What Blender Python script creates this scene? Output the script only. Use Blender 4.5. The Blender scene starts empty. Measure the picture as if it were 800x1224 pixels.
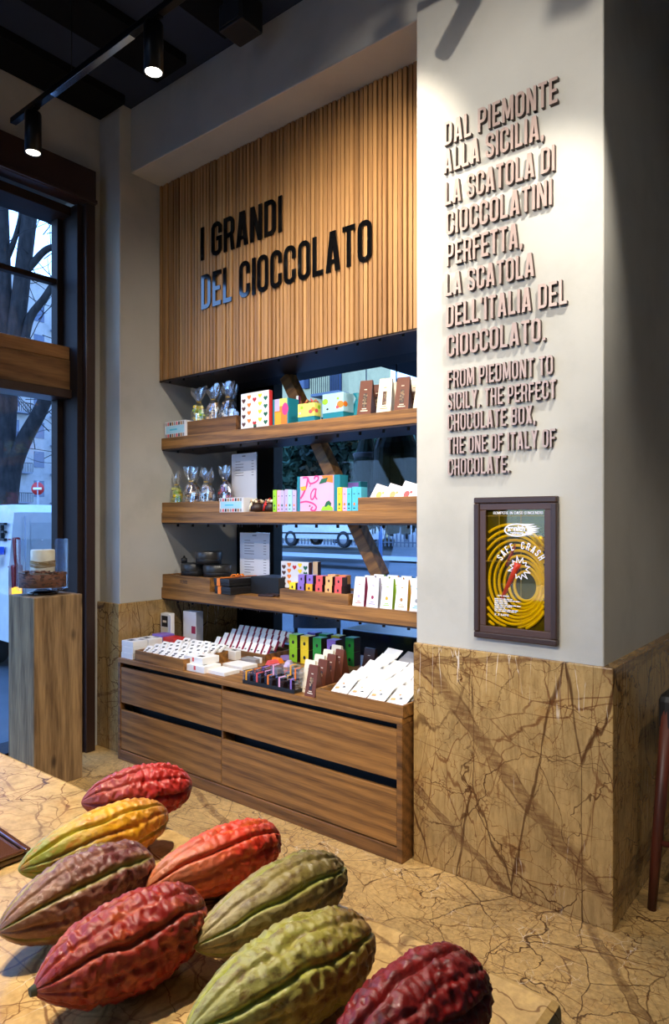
import bpy, bmesh, math, random
from mathutils import Vector, Matrix, noise
C = bpy.context.scene
col = C.collection
rnd = random.Random(7)
PI = math.pi

# ------------------------------------------------------------------ camera
TH, F, V0, HC = 0.6761, 818.2, 622.5, 1.55          # yaw, focal length in pixels of the 800x1224 frame, horizon row, eye height
cam_d = bpy.data.cameras.new('camera')
cam = bpy.data.objects.new('camera', cam_d); col.objects.link(cam)
cam.location = (0, 0, HC); cam.rotation_euler = (PI/2, 0, TH)
cam_d.sensor_fit = 'VERTICAL'; cam_d.sensor_height = 36.0
cam_d.lens = F/1224*36.0; cam_d.shift_y = (V0-612)/1224
cam_d.clip_start = 0.05; cam_d.clip_end = 300
C.camera = cam
# ------------------------------------------------------------------ view, world
C.view_settings.view_transform = 'Standard'; C.view_settings.look = 'None'
C.view_settings.gamma = 1.0; C.view_settings.use_curve_mapping = False
C.view_settings.exposure = 0.16
w = bpy.data.worlds.new('dusk_sky'); C.world = w; w.use_nodes = True
nt = w.node_tree; nt.nodes.clear()
wo = nt.nodes.new('ShaderNodeOutputWorld'); bg = nt.nodes.new('ShaderNodeBackground')
tc = nt.nodes.new('ShaderNodeTexCoord'); sp = nt.nodes.new('ShaderNodeSeparateXYZ'); rp = nt.nodes.new('ShaderNodeValToRGB')
nt.links.new(tc.outputs['Generated'], sp.inputs[0]); nt.links.new(sp.outputs['Z'], rp.inputs[0])
rp.color_ramp.elements[0].position = 0.0; rp.color_ramp.elements[0].color = (0.38, 0.62, 1.0, 1)
rp.color_ramp.elements[1].position = 0.6; rp.color_ramp.elements[1].color = (0.14, 0.34, 0.95, 1)
nt.links.new(rp.outputs[0], bg.inputs[0]); bg.inputs[1].default_value = 5.0
nt.links.new(bg.outputs[0], wo.inputs[0])

# lamps on the two ceiling tracks: x, y, z, aim point, watts, colour, cone (deg), blend
LAMPS = [
    (-3.69, 1.92, 3.71, (-3.69, 1.93, 0), 40, (1.0, .88, .70), 48, .6),
    (-2.60, 1.92, 3.71, (-2.60, 1.93, 0), 120, (1.0, .90, .74), 64, .7),
    (-1.50, 1.92, 3.71, (-2.30, 3.0, 2.7), 110, (1.0, .90, .76), 100, .9),
    (-0.30, 1.92, 3.71, (-2.50, 3.0, 1.2), 150, (1.0, .93, .82), 60, .6),
    (-2.40, 0.50, 3.71, (-2.55, 3.0, 2.2), 185, (1.0, .92, .80), 62, .8),
    (-1.33, 0.50, 3.71, (-1.75, .60, 1.0), 270, (1.0, .91, .77), 80, .8),
    (-1.75, 0.50, 3.71, (-0.85, 0.55, 1.0), 175, (1.0, .91, .77), 70, .7),
    (-0.10, 0.50, 3.71, (-2.4, 2.95, 0.75), 150, (1.0, .92, .80), 40, .7),
    (-1.70, -1.60, 3.71, (-1.25, 2.6, 2.4), 350, (1.0, .92, .80), 54, .7),
    (-0.50, -1.60, 3.71, (-1.30, 2.6, 2.0), 235, (1.0, .92, .80), 52, .7),
    (0.80, 1.92, 3.71, (0.1, 3.2, 0), 75, (1.0, .90, .74), 70, .7),
]
LAMP_OBJ = []
for (x, y, z, aim, pw, cl, cone, bl) in LAMPS:
    ld = bpy.data.lights.new('track_lamp_light', 'SPOT'); ld.energy = pw; ld.color = cl
    ld.spot_size = math.radians(cone); ld.spot_blend = bl; ld.shadow_soft_size = 0.035
    lo = bpy.data.objects.new('track_lamp_light', ld); col.objects.link(lo)
    dirv = (Vector(aim)-Vector((x, y, z))).normalized()
    lo.location = Vector((x, y, z-0.02)) + dirv*0.145
    lo.rotation_euler = dirv.to_track_quat('-Z', 'Y').to_euler()
    LAMP_OBJ.append((Vector((x, y, z)), dirv, lo))

# ------------------------------------------------------------------ helpers: a ray of the photograph met with a real plane
cT, sT = math.cos(TH), math.sin(TH)
def ray(u):
    a = (u-400)/F
    return cT*a-sT, sT*a+cT
def onY(u, v, Y):
    kx, ky = ray(u); d = Y/ky
    return Vector((kx*d, Y, HC-(v-V0)/F*d))
def onX(u, v, X):
    kx, ky = ray(u); d = X/kx
    return Vector((X, ky*d, HC-(v-V0)/F*d))
def onZ(u, v, Z):
    kx, ky = ray(u); d = (HC-Z)*F/(v-V0)
    return Vector((kx*d, ky*d, Z))
def onD(u, v, d):
    kx, ky = ray(u)
    return Vector((kx*d, ky*d, HC-(v-V0)/F*d))
def Xa(u, Y): return onY(u, 600, Y).x
ORD = 'first second third fourth fifth sixth seventh eighth ninth tenth eleventh twelfth'.split()

# ------------------------------------------------------------------ materials
def srgb(r, g, b):
    f = lambda c: (c/255/12.92) if c/255 <= .04045 else ((c/255+.055)/1.055)**2.4
    return (f(r), f(g), f(b))
class NT:
    def __init__(s, name):
        s.m = bpy.data.materials.new(name); s.m.use_nodes = True
        s.t = s.m.node_tree; s.t.nodes.clear()
        s.out = s.n('ShaderNodeOutputMaterial')
    def n(s, typ, **kw):
        x = s.t.nodes.new(typ)
        for k, v in kw.items(): setattr(x, k, v)
        return x
    def l(s, a, b): s.t.links.new(a, b)
    def val(s, sock, v):
        if hasattr(v, 'is_output'): s.l(v, sock)
        else: sock.default_value = v
    def bsdf(s, color=(.8, .8, .8), rough=.5, metal=0, spec=.5, **kw):
        b = s.n('ShaderNodeBsdfPrincipled')
        if hasattr(color, 'is_output'): s.l(color, b.inputs['Base Color'])
        else: b.inputs['Base Color'].default_value = (*color[:3], 1)
        s.val(b.inputs['Roughness'], rough); s.val(b.inputs['Metallic'], metal); s.val(b.inputs['Specular IOR Level'], spec)
        for k, v in kw.items(): s.val(b.inputs[k.replace('_', ' ')], v)
        s.l(b.outputs[0], s.out.inputs[0]); return b
    def coord(s, scale=(1, 1, 1), rot=(0, 0, 0), rnd=False):
        t = s.n('ShaderNodeTexCoord'); m = s.n('ShaderNodeMapping')
        m.inputs['Scale'].default_value = scale; m.inputs['Rotation'].default_value = rot
        if rnd:
            oi = s.n('ShaderNodeObjectInfo'); mu = s.math('MULTIPLY', oi.outputs['Random'], 37.0)
            cx = s.n('ShaderNodeCombineXYZ')
            for i in range(3): s.l(mu, cx.inputs[i])
            s.l(cx.outputs[0], m.inputs['Location'])
        s.l(t.outputs['Object'], m.inputs['Vector']); return m.outputs[0]
    def noise(s, vec, scale=5, detail=4, rough=.55, dist=0, out=0):
        x = s.n('ShaderNodeTexNoise'); s.l(vec, x.inputs['Vector'])
        x.inputs['Scale'].default_value = scale; x.inputs['Detail'].default_value = detail
        x.inputs['Roughness'].default_value = rough; x.inputs['Distortion'].default_value = dist
        return x.outputs[out]
    def vor(s, vec, scale=5):
        x = s.n('ShaderNodeTexVoronoi', feature='DISTANCE_TO_EDGE'); s.l(vec, x.inputs['Vector'])
        x.inputs['Scale'].default_value = scale; return x.outputs['Distance']
    def ramp(s, fac, stops, interp='LINEAR'):
        r = s.n('ShaderNodeValToRGB'); r.color_ramp.interpolation = interp
        e = r.color_ramp.elements
        while len(e) < len(stops): e.new(.5)
        for q, (p, c) in zip(e, stops):
            q.position = p; q.color = (*c[:3], 1) if hasattr(c, '__len__') else (c, c, c, 1)
        s.l(fac, r.inputs[0]); return r.outputs[0]
    def math(s, op, a, b=0.0, c=0.0):
        x = s.n('ShaderNodeMath', operation=op)
        for i, v in enumerate((a, b, c)): s.val(x.inputs[i], v)
        return x.outputs[0]
    def mix(s, fac, a, b, mode='MIX'):
        x = s.n('ShaderNodeMix', data_type='RGBA', blend_type=mode)
        s.val(x.inputs[0], fac)
        for i, v in ((6, a), (7, b)):
            if hasattr(v, 'is_output'): s.l(v, x.inputs[i])
            else: x.inputs[i].default_value = (*v[:3], 1)
        return x.outputs[2]
    def warp(s, vec, scale, amt):
        nz = s.noise(vec, scale, 4, .6, 0, 1)
        a = s.n('ShaderNodeVectorMath', operation='SUBTRACT'); s.l(nz, a.inputs[0]); a.inputs[1].default_value = (.5, .5, .5)
        b = s.n('ShaderNodeVectorMath', operation='MULTIPLY_ADD'); s.l(a.outputs[0], b.inputs[0])
        b.inputs[1].default_value = (amt,)*3; s.l(vec, b.inputs[2]); return b.outputs[0]
    def bump(s, h, strength=.2, dist=.01):
        b = s.n('ShaderNodeBump'); b.inputs['Strength'].default_value = strength; b.inputs['Distance'].default_value = dist
        s.l(h, b.inputs['Height']); return b.outputs[0]
    def attr(s, name, out='Fac'):
        a = s.n('ShaderNodeAttribute'); a.attribute_name = name; return a.outputs[out]
_mc = {}
def flat(name, rgb, rough=.5, metal=0, spec=.5, var=.06):
    """a printed, painted or moulded surface: one colour with a faint mottle"""
    if name in _mc: return _mc[name]
    t = NT(name); c = srgb(*rgb)
    nz = t.noise(t.coord(), 9, 3)
    colr = t.ramp(nz, [(.3, tuple(max(0, x*(1-var)) for x in c)), (.7, tuple(min(1, x*(1+var)) for x in c))])
    t.bsdf(colr, rough, metal, spec); _mc[name] = t.m; return t.m
def emit(name, rgb, st):
    t = NT(name); e = t.n('ShaderNodeEmission'); e.inputs[0].default_value = (*rgb, 1); e.inputs[1].default_value = st
    t.l(e.outputs[0], t.out.inputs[0]); return t.m
def clear(name, tint=(1, 1, 1), gloss=.08, rough=.02, gcol=(1, 1, 1), edge=.75, pw=4.0):
    t = NT(name); a = t.n('ShaderNodeBsdfTransparent'); a.inputs[0].default_value = (*tint, 1)
    b = t.n('ShaderNodeBsdfGlossy'); b.inputs['Roughness'].default_value = rough; b.inputs[0].default_value = (*gcol, 1)
    lw = t.n('ShaderNodeLayerWeight'); lw.inputs[0].default_value = .5
    fac = t.math('MULTIPLY_ADD', t.math('POWER', lw.outputs['Facing'], pw), edge, gloss)
    mx = t.n('ShaderNodeMixShader'); t.l(fac, mx.inputs[0]); t.l(a.outputs[0], mx.inputs[1]); t.l(b.outputs[0], mx.inputs[2])
    t.l(mx.outputs[0], t.out.inputs[0]); return t.m

def wood(name, light, dark, scale=(1.2, 14, 14), rough=.45, contrast=1.0, knots=False):
    t = NT(name); v = t.coord(scale, rnd=True)
    vw = t.warp(v, .5, .9)
    a = t.noise(vw, 1.0, 6, .62)
    x = t.n('ShaderNodeTexWave', wave_type='BANDS', bands_direction='DIAGONAL'); t.l(vw, x.inputs[0])
    x.inputs['Scale'].default_value = .45; x.inputs['Distortion'].default_value = 5; x.inputs['Detail'].default_value = 3; x.inputs['Detail Scale'].default_value = .8
    mid = tuple((p+q)/2 for p, q in zip(light, dark))
    c1 = t.ramp(x.outputs[1], [(.1, dark), (.5, mid), (.9, light)])
    c2 = t.ramp(a, [(.32, dark), (.5, mid), (.68, light)])
    c = t.mix(.55, c1, c2)
    fine = t.noise(t.coord(tuple(q*6 for q in scale), rnd=True), 1.0, 3)
    c = t.mix(.25*contrast, c, t.ramp(fine, [(.35, tuple(q*.5 for q in dark)), (.65, light)]))
    if knots:
        kn = t.vor(t.coord((7, 7, 3.0)), 1.0)
        kc = t.n('ShaderNodeTexVoronoi'); t.l(t.coord((7, 7, 3.2)), kc.inputs['Vector']); kc.inputs['Scale'].default_value = 1.0
        c = t.mix(t.ramp(kc.outputs['Distance'], [(.05, .85), (.16, 0)]), c, tuple(q*.35 for q in dark))
    t.bsdf(c, rough, 0, .4, Normal=t.bump(fine, .12, .004)); return t.m

def marble(name, bands=(), rough=.22, lift=1.0):
    """brown rainforest marble: ochre ground, branching brown veins, broad rust bands, a few white threads"""
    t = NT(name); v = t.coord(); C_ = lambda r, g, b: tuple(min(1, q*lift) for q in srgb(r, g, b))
    w0 = t.warp(v, 1.3, .55); w1 = t.warp(w0, 6.0, .10); w2 = t.warp(t.warp(v, 3.0, .35), 11.0, .06)
    g = t.noise(w0, 2.6, 7, .62)
    base = t.ramp(g, [(.28, C_(132, 109, 72)), (.42, C_(184, 148, 92)), (.56, C_(208, 168, 104)), (.66, C_(182, 142, 84)), (.8, C_(144, 118, 74))])
    st = t.noise(t.coord((46, 46, 9), (0, .25, .3)), 1.0, 5, .7)
    base = t.mix(.38, base, t.ramp(st, [(.34, C_(122, 99, 65)), (.62, C_(218, 181, 118))]))
    base = t.mix(t.ramp(t.noise(w0, 5.0, 5, .7), [(.55, 0), (.75, .45)]), base, C_(186, 128, 58))
    dark = srgb(72, 40, 20); mid = srgb(104, 62, 32)
    def veins(vec, sc, wd, gs, g0, g1, amt):
        gate = t.ramp(t.noise(v, gs, 4, .6), [(g0, 0), (g1, 1)])
        wv = t.math('MULTIPLY_ADD', t.noise(v, gs*2.3, 3), wd*2.2, -wd*.45)       # the thread swells and dies away
        q = t.math('DIVIDE', t.vor(vec, sc), t.math('MAXIMUM', wv, .0004))
        return t.math('MULTIPLY', t.math('MULTIPLY', t.ramp(q, [(0, 1), (.55, .8), (1, 0)]), gate), amt)
    def cracks(rot, scl, sc, wd, gs, g0, g1, amt):                                # long straight crossing threads
        return veins(t.warp(t.warp(t.coord(scl, rot), 1.6, .16), 8.0, .035), sc, wd, gs, g0, g1, amt)
    c = base
    for rot, scl, gs in (((.3, .85, .2), (1, 1, .28), 2.3), ((-.4, -.7, .6), (1, 1, .25), 1.9), ((.2, .1, .9), (.3, 1, 1), 2.7)):
        c = t.mix(cracks(rot, scl, 6.5, .016, gs, .40, .54, .8), c, mid)
    c = t.mix(cracks((.1, .75, .5), (1, 1, .2), 3.2, .014, 1.4, .36, .5, .9), c, dark)
    base = c
    c = t.mix(veins(t.warp(v, 9, .09), 17, .020, 3.1, .44, .60, .55), base, mid)
    c = t.mix(veins(w2, 7.5, .018, 2.2, .36, .50, .8), c, mid)
    c = t.mix(veins(w1, 2.7, .012, 1.3, .38, .52, .95), c, dark)
    c = t.mix(veins(t.warp(w0, 3.0, .30), 3.6, .010, 1.9, .42, .56, .9), c, dark)
    for (nx, ny, nz, off, wd) in bands:
        d = t.n('ShaderNodeVectorMath', operation='DOT_PRODUCT'); t.l(t.warp(t.warp(v, 1.5, .16), 9.0, .03), d.inputs[0]); d.inputs[1].default_value = (nx, ny, nz)
        wv = t.math('MULTIPLY_ADD', t.noise(v, 2.0, 2), wd*1.6, wd*.2)
        q = t.math('DIVIDE', t.math('ABSOLUTE', t.math('SUBTRACT', d.outputs['Value'], off)), wv)
        an = math.atan2(nx, nz) if abs(nz) > .01 else 0
        fib = t.noise(t.coord((9, 9, 70), (0, -an, 0)) if abs(nz) > .01 else t.coord((30, 30, 30)), 1.0, 5)
        mk = t.math('MULTIPLY', t.ramp(q, [(0, .85), (.8, .6), (1, 0)]), t.ramp(fib, [(.36, .35), (.58, 1)]))
        c = t.mix(mk, c, srgb(104, 70, 42))
        c = t.mix(t.math('MULTIPLY', t.ramp(t.math('ABSOLUTE', t.math('SUBTRACT', q, 1.0)), [(0, .85), (.22, 0)]), t.ramp(t.noise(v, 5, 3), [(.38, .1), (.55, 1)])), c, srgb(82, 46, 24))
    wvec = t.warp(t.warp(t.coord((11, 11, .9)), .8, .5), 3.0, .12)
    c = t.mix(veins(wvec, 1.0, .013, 2.6, .53, .60, .8), c, srgb(232, 218, 196))
    t.bsdf(c, rough, 0, .5); return t.m

def plaster(name, rgb, rough=.85):
    t = NT(name); v = t.coord(); c = srgb(*rgb)
    a = t.noise(v, 2.2, 6, .6); b = t.noise(v, 40, 3)
    cc = t.ramp(a, [(.3, tuple(x*.86 for x in c)), (.5, c), (.72, tuple(min(1, x*1.07) for x in c))])
    t.bsdf(cc, rough, 0, .25, Normal=t.bump(t.mix(.3, a, b), .12, .01)); return t.m

M = {}
M['plaster'] = plaster('grey_plaster', (186, 183, 174))
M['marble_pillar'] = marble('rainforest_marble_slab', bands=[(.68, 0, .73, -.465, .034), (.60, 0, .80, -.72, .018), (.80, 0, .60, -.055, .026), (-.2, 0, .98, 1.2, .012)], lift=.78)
M['marble_floor'] = marble('rainforest_marble_paving', bands=[(.35, .94, 0, 1.35, .022), (.8, .6, 0, .9, .02)], rough=.3, lift=1.0)
M['marble_counter'] = marble('rainforest_marble_counter', bands=[(.94, .35, 0, 1.05, .02)], rough=.25, lift=1.05)
M['ceiling'] = plaster('blue_black_ceiling_paint', (44, 52, 70))
M['black_baffle'] = flat('matt_black_baffle', (14, 15, 18), .9, spec=.15)
M['walnut'] = wood('walnut_grain', srgb(178, 124, 62), srgb(82, 52, 24), scale=(1.1, 24, 24))
M['walnut_edge'] = wood('walnut_darker_grain', srgb(150, 102, 52), srgb(70, 44, 20), scale=(1.1, 24, 24))
M['pale_wood'] = wood('larch_grain', srgb(168, 122, 72), srgb(96, 62, 32), scale=(14, 1.2, 14))
M['pale_wood2'] = wood('larch_edge_grain', srgb(186, 134, 78), srgb(140, 94, 52), scale=(14, 1.2, 14))
M['old_wood'] = wood('weathered_timber', srgb(176, 144, 100), srgb(88, 64, 40), scale=(13, 13, 1.0), rough=.8, contrast=1.3, knots=True)
M['brown_frame'] = flat('dark_brown_paint', (52, 33, 25), .4)
M['brown_panel'] = flat('dark_brown_satin', (40, 28, 22), .65, spec=.2)
M['black'] = flat('matt_black', (14, 14, 16), .6)
M['black_gloss'] = flat('gloss_black', (10, 10, 11), .08, spec=.8)
M['steel_dark'] = flat('dark_steel_plate', (58, 46, 44), .45, .5)
M['black_metal'] = flat('black_lacquered_metal', (16, 16, 18), .35, .6)
M['glass'] = clear('window_glass', (.95, .98, .99), .014, edge=.6, pw=4.5)
M['film'] = clear('cellophane', (.90, .91, .94), .30, .16)
M['clear_plastic'] = clear('clear_plastic', (.86, .86, .9), .16, .08)
M['jar_glass'] = clear('jar_glass', (.96, .97, .97), .025, edge=.35, pw=5.0)
M['amber_glass'] = clear('cabinet_pane', (.90, .84, .34), .04)
M['lamp_face'] = emit('lamp_face_glow', (1.0, .93, .78), 22)
M['lamp_face_dim'] = emit('lamp_face_soft_glow', (1.0, .9, .72), 6)
M['white'] = flat('white_card', (240, 238, 234), .55, var=.02)
M['offwhite'] = flat('cream_card', (234, 222, 196), .55, var=.03)
M['paper'] = flat('white_paper', (226, 224, 228), .7, var=.02)
M['ink'] = flat('black_print', (26, 24, 26), .6)
M['grey_ink'] = flat('grey_print', (140, 136, 142), .6)
M['red'] = flat('red_print', (196, 40, 34), .5)
M['orange'] = flat('orange_print', (240, 128, 34), .5)
M['yellow'] = flat('yellow_print', (246, 214, 36), .5)
M['lemon'] = flat('lemon_print', (226, 226, 104), .5)
M['lime'] = flat('lime_print', (150, 206, 30), .5)
M['green'] = flat('green_print', (40, 150, 50), .5)
M['dkgreen'] = flat('dark_green_print', (30, 96, 62), .5)
M['teal'] = flat('teal_card', (20, 122, 140), .5)
M['aqua'] = flat('aqua_card', (84, 190, 216), .5)
M['paleblue'] = flat('pale_blue_print', (166, 214, 232), .5)
M['pink'] = flat('pink_print', (236, 60, 130), .5)
M['palepink'] = flat('pale_pink_card', (234, 172, 206), .5)
M['lilac'] = flat('lilac_card', (190, 176, 218), .5)
M['purple'] = flat('purple_card', (134, 104, 190), .5)
M['coral'] = flat('coral_card', (222, 84, 84), .5)
M['peach'] = flat('peach_card', (246, 170, 106), .5)
M['amber'] = flat('amber_card', (244, 168, 30), .5)
M['choc'] = flat('chocolate_card', (84, 42, 26), .5)
M['dkchoc'] = flat('dark_chocolate_card', (46, 26, 20), .5)
M['brown_bag'] = flat('brown_bag_paper', (104, 50, 22), .6)
M['kraft'] = flat('kraft_card', (176, 128, 70), .6)
M['nut'] = flat('roasted_nut', (206, 172, 130), .5)
M['greycard'] = flat('grey_card', (150, 148, 150), .6)
M['gold'] = flat('gold_print', (196, 160, 70), .35, .4)
M['wine'] = flat('wine_print', (156, 36, 76), .5)
M['letter_face'] = flat('taupe_letter_face', (176, 152, 142), .35, .15)
M['letter_side'] = flat('brown_letter_edge', (62, 46, 40), .5)

# ------------------------------------------------------------------ mesh helpers
class MB:
    def __init__(s): s.v = []; s.f = []; s.m = []; s.sm = []
    def add(s, pts, faces, mat=0, smooth=False):
        b = len(s.v); s.v += [tuple(p) for p in pts]
        for i, f in enumerate(faces):
            s.f.append(tuple(b+k for k in f)); s.m.append(mat[i] if isinstance(mat, (list, tuple)) else mat); s.sm.append(smooth)
        return s
    def box(s, x0, x1, y0, y1, z0, z1, mat=0, bev=0.0):
        """mat: one index or six (front -y, back, left -x, right +x, top, bottom)"""
        if bev <= 0:
            P = [(x, y, z) for x in (x0, x1) for y in (y0, y1) for z in (z0, z1)]
            fs = [(0, 4, 5, 1), (2, 3, 7, 6), (0, 1, 3, 2), (4, 6, 7, 5), (1, 5, 7, 3), (0, 2, 6, 4)]
            return s.add(P, fs, mat)
        bm = bmesh.new(); bmesh.ops.create_cube(bm, size=1)
        for q in bm.verts: q.co = Vector(((x0+x1)/2+q.co.x*(x1-x0), (y0+y1)/2+q.co.y*(y1-y0), (z0+z1)/2+q.co.z*(z1-z0)))
        bev = min(bev, (x1-x0)*.4, (y1-y0)*.4, (z1-z0)*.4)
        bmesh.ops.bevel(bm, geom=list(bm.edges), offset=bev, segments=2, profile=.5, affect='EDGES')
        bm.normal_update(); bm.verts.index_update()
        ms = []
        for f in bm.faces:
            if isinstance(mat, (list, tuple)):
                n = f.normal; k = max(range(3), key=lambda i: abs(n[i]))
                ms.append(mat[{(1, -1): 0, (1, 1): 1, (0, -1): 2, (0, 1): 3, (2, 1): 4, (2, -1): 5}[(k, 1 if n[k] > 0 else -1)]])
            else: ms.append(mat)
        s.add([q.co for q in bm.verts], [[q.index for q in f.verts] for f in bm.faces], ms); bm.free(); return s
    def rot_box(s, mtx, dims, mat=0, bev=0.0):
        o = MB(); a, b, c = dims; o.box(-a/2, a/2, -b/2, b/2, -c/2, c/2, mat, bev); return s.merge(o, mtx)
    def merge(s, o, mtx=None):
        b = len(s.v); s.v += [tuple(mtx @ Vector(p)) if mtx else p for p in o.v]
        s.f += [tuple(k+b for k in f) for f in o.f]; s.m += o.m; s.sm += o.sm; return s
    def tube(s, pts, r, n=10, mat=0, caps=True, smooth=True):
        pts = [Vector(p) for p in pts]; R = r if isinstance(r, (list, tuple)) else [r]*len(pts)
        P = []; up = None
        for i, p in enumerate(pts):
            d = (pts[min(i+1, len(pts)-1)]-pts[max(i-1, 0)]).normalized()
            if up is None: up = d.orthogonal().normalized()
            up = (up-d*up.dot(d)).normalized(); sd = d.cross(up)
            for k in range(n):
                a = 2*PI*k/n; P.append(p+(up*math.cos(a)+sd*math.sin(a))*R[i])
        fs = [(i*n+k, i*n+(k+1) % n, (i+1)*n+(k+1) % n, (i+1)*n+k) for i in range(len(pts)-1) for k in range(n)]
        s.add(P, fs, mat, smooth)
        if caps:
            b = len(s.v)-len(P)
            s.f.append(tuple(b+k for k in reversed(range(n)))); s.m.append(mat); s.sm.append(False)
            s.f.append(tuple(b+(len(pts)-1)*n+k for k in range(n))); s.m.append(mat); s.sm.append(False)
        return s
    def lathe(s, prof, c=(0, 0, 0), n=28, mat=0, smooth=True, closed=False):
        P = [(c[0]+r*math.cos(2*PI*k/n), c[1]+r*math.sin(2*PI*k/n), c[2]+z) for r, z in prof for k in range(n)]
        L = len(prof)
        fs = [(i*n+k, i*n+(k+1) % n, ((i+1) % L)*n+(k+1) % n, ((i+1) % L)*n+k) for i in range(L if closed else L-1) for k in range(n)]
        return s.add(P, fs, mat, smooth)
    def ball(s, c, rad, nu=10, nv=7, mat=0, mtx=None):
        if not hasattr(rad, '__len__'): rad = (rad,)*3
        P = [Vector((0, 0, -1))]+[Vector((math.cos(2*PI*k/nu)*math.sin(PI*j/nv), math.sin(2*PI*k/nu)*math.sin(PI*j/nv), -math.cos(PI*j/nv))) for j in range(1, nv) for k in range(nu)]+[Vector((0, 0, 1))]
        P = [Vector((p.x*rad[0], p.y*rad[1], p.z*rad[2])) for p in P]
        if mtx: P = [mtx @ p for p in P]
        P = [p+Vector(c) for p in P]
        fs = [(0, 1+(k+1) % nu, 1+k) for k in range(nu)]
        for j in range(nv-2):
            for k in range(nu):
                a = 1+j*nu; fs.append((a+k, a+(k+1) % nu, a+nu+(k+1) % nu, a+nu+k))
        a = 1+(nv-2)*nu; t = len(P)-1
        fs += [(a+k, a+(k+1) % nu, t) for k in range(nu)]
        return s.add(P, fs, mat, True)
    def prism(s, poly, y0, y1, mat=0, side=None):
        """polygon in (x, z) pushed along y"""
        n = len(poly); P = [(x, y0, z) for x, z in poly]+[(x, y1, z) for x, z in poly]
        fs = [tuple(range(n)), tuple(reversed(range(n, 2*n)))]+[(i, i+n, (i+1) % n+n, (i+1) % n) for i in range(n)]
        sd = mat if side is None else side
        return s.add(P, fs, [mat, mat]+[sd]*n)
    def flatpoly(s, poly, y, mat=0): return s.add([(x, y, z) for x, z in poly], [tuple(range(len(poly)))], mat)
    def build(s, name, mats, parent=None, loc=None, smooth_angle=None):
        me = bpy.data.meshes.new(name); me.from_pydata(s.v, [], s.f)
        for m in (mats if isinstance(mats, (list, tuple)) else [mats]): me.materials.append(m)
        me.polygons.foreach_set('material_index', s.m); me.polygons.foreach_set('use_smooth', s.sm)
        bm = bmesh.new(); bm.from_mesh(me); bmesh.ops.recalc_face_normals(bm, faces=bm.faces); bm.to_mesh(me); bm.free()
        me.update()
        o = bpy.data.objects.new(name, me); col.objects.link(o)
        if parent: o.parent = parent
        if loc is not None: o.location = loc
        return o
def tag(o, label, cat, group=None):
    o['label'] = label; o['category'] = cat
    if group: o['group'] = group
    return o
def thing(name, label, cat, loc=(0, 0, 0), rotz=0.0, group=None):
    o = bpy.data.objects.new(name, None); col.objects.link(o); o.empty_display_size = .05
    o.location = loc; o.rotation_euler = (0, 0, rotz); return tag(o, label, cat, group)
def struct(name, mb, mats):
    o = mb.build(name, mats); o['kind'] = 'structure'; return o
def copy_tree(o, loc=None, rot=None, label=None, parent=None):
    c = o.copy(); col.objects.link(c)
    if parent: c.parent = parent
    for ch in list(o.children): copy_tree(ch, parent=c)
    if loc is not None: c.location = loc
    if rot is not None: c.rotation_euler = rot
    if label: c['label'] = label
    return c
def bx(x0, x1, y0, y1, z0, z1, mat=0, bev=0.0): return MB().box(x0, x1, y0, y1, z0, z1, mat, bev)

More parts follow.
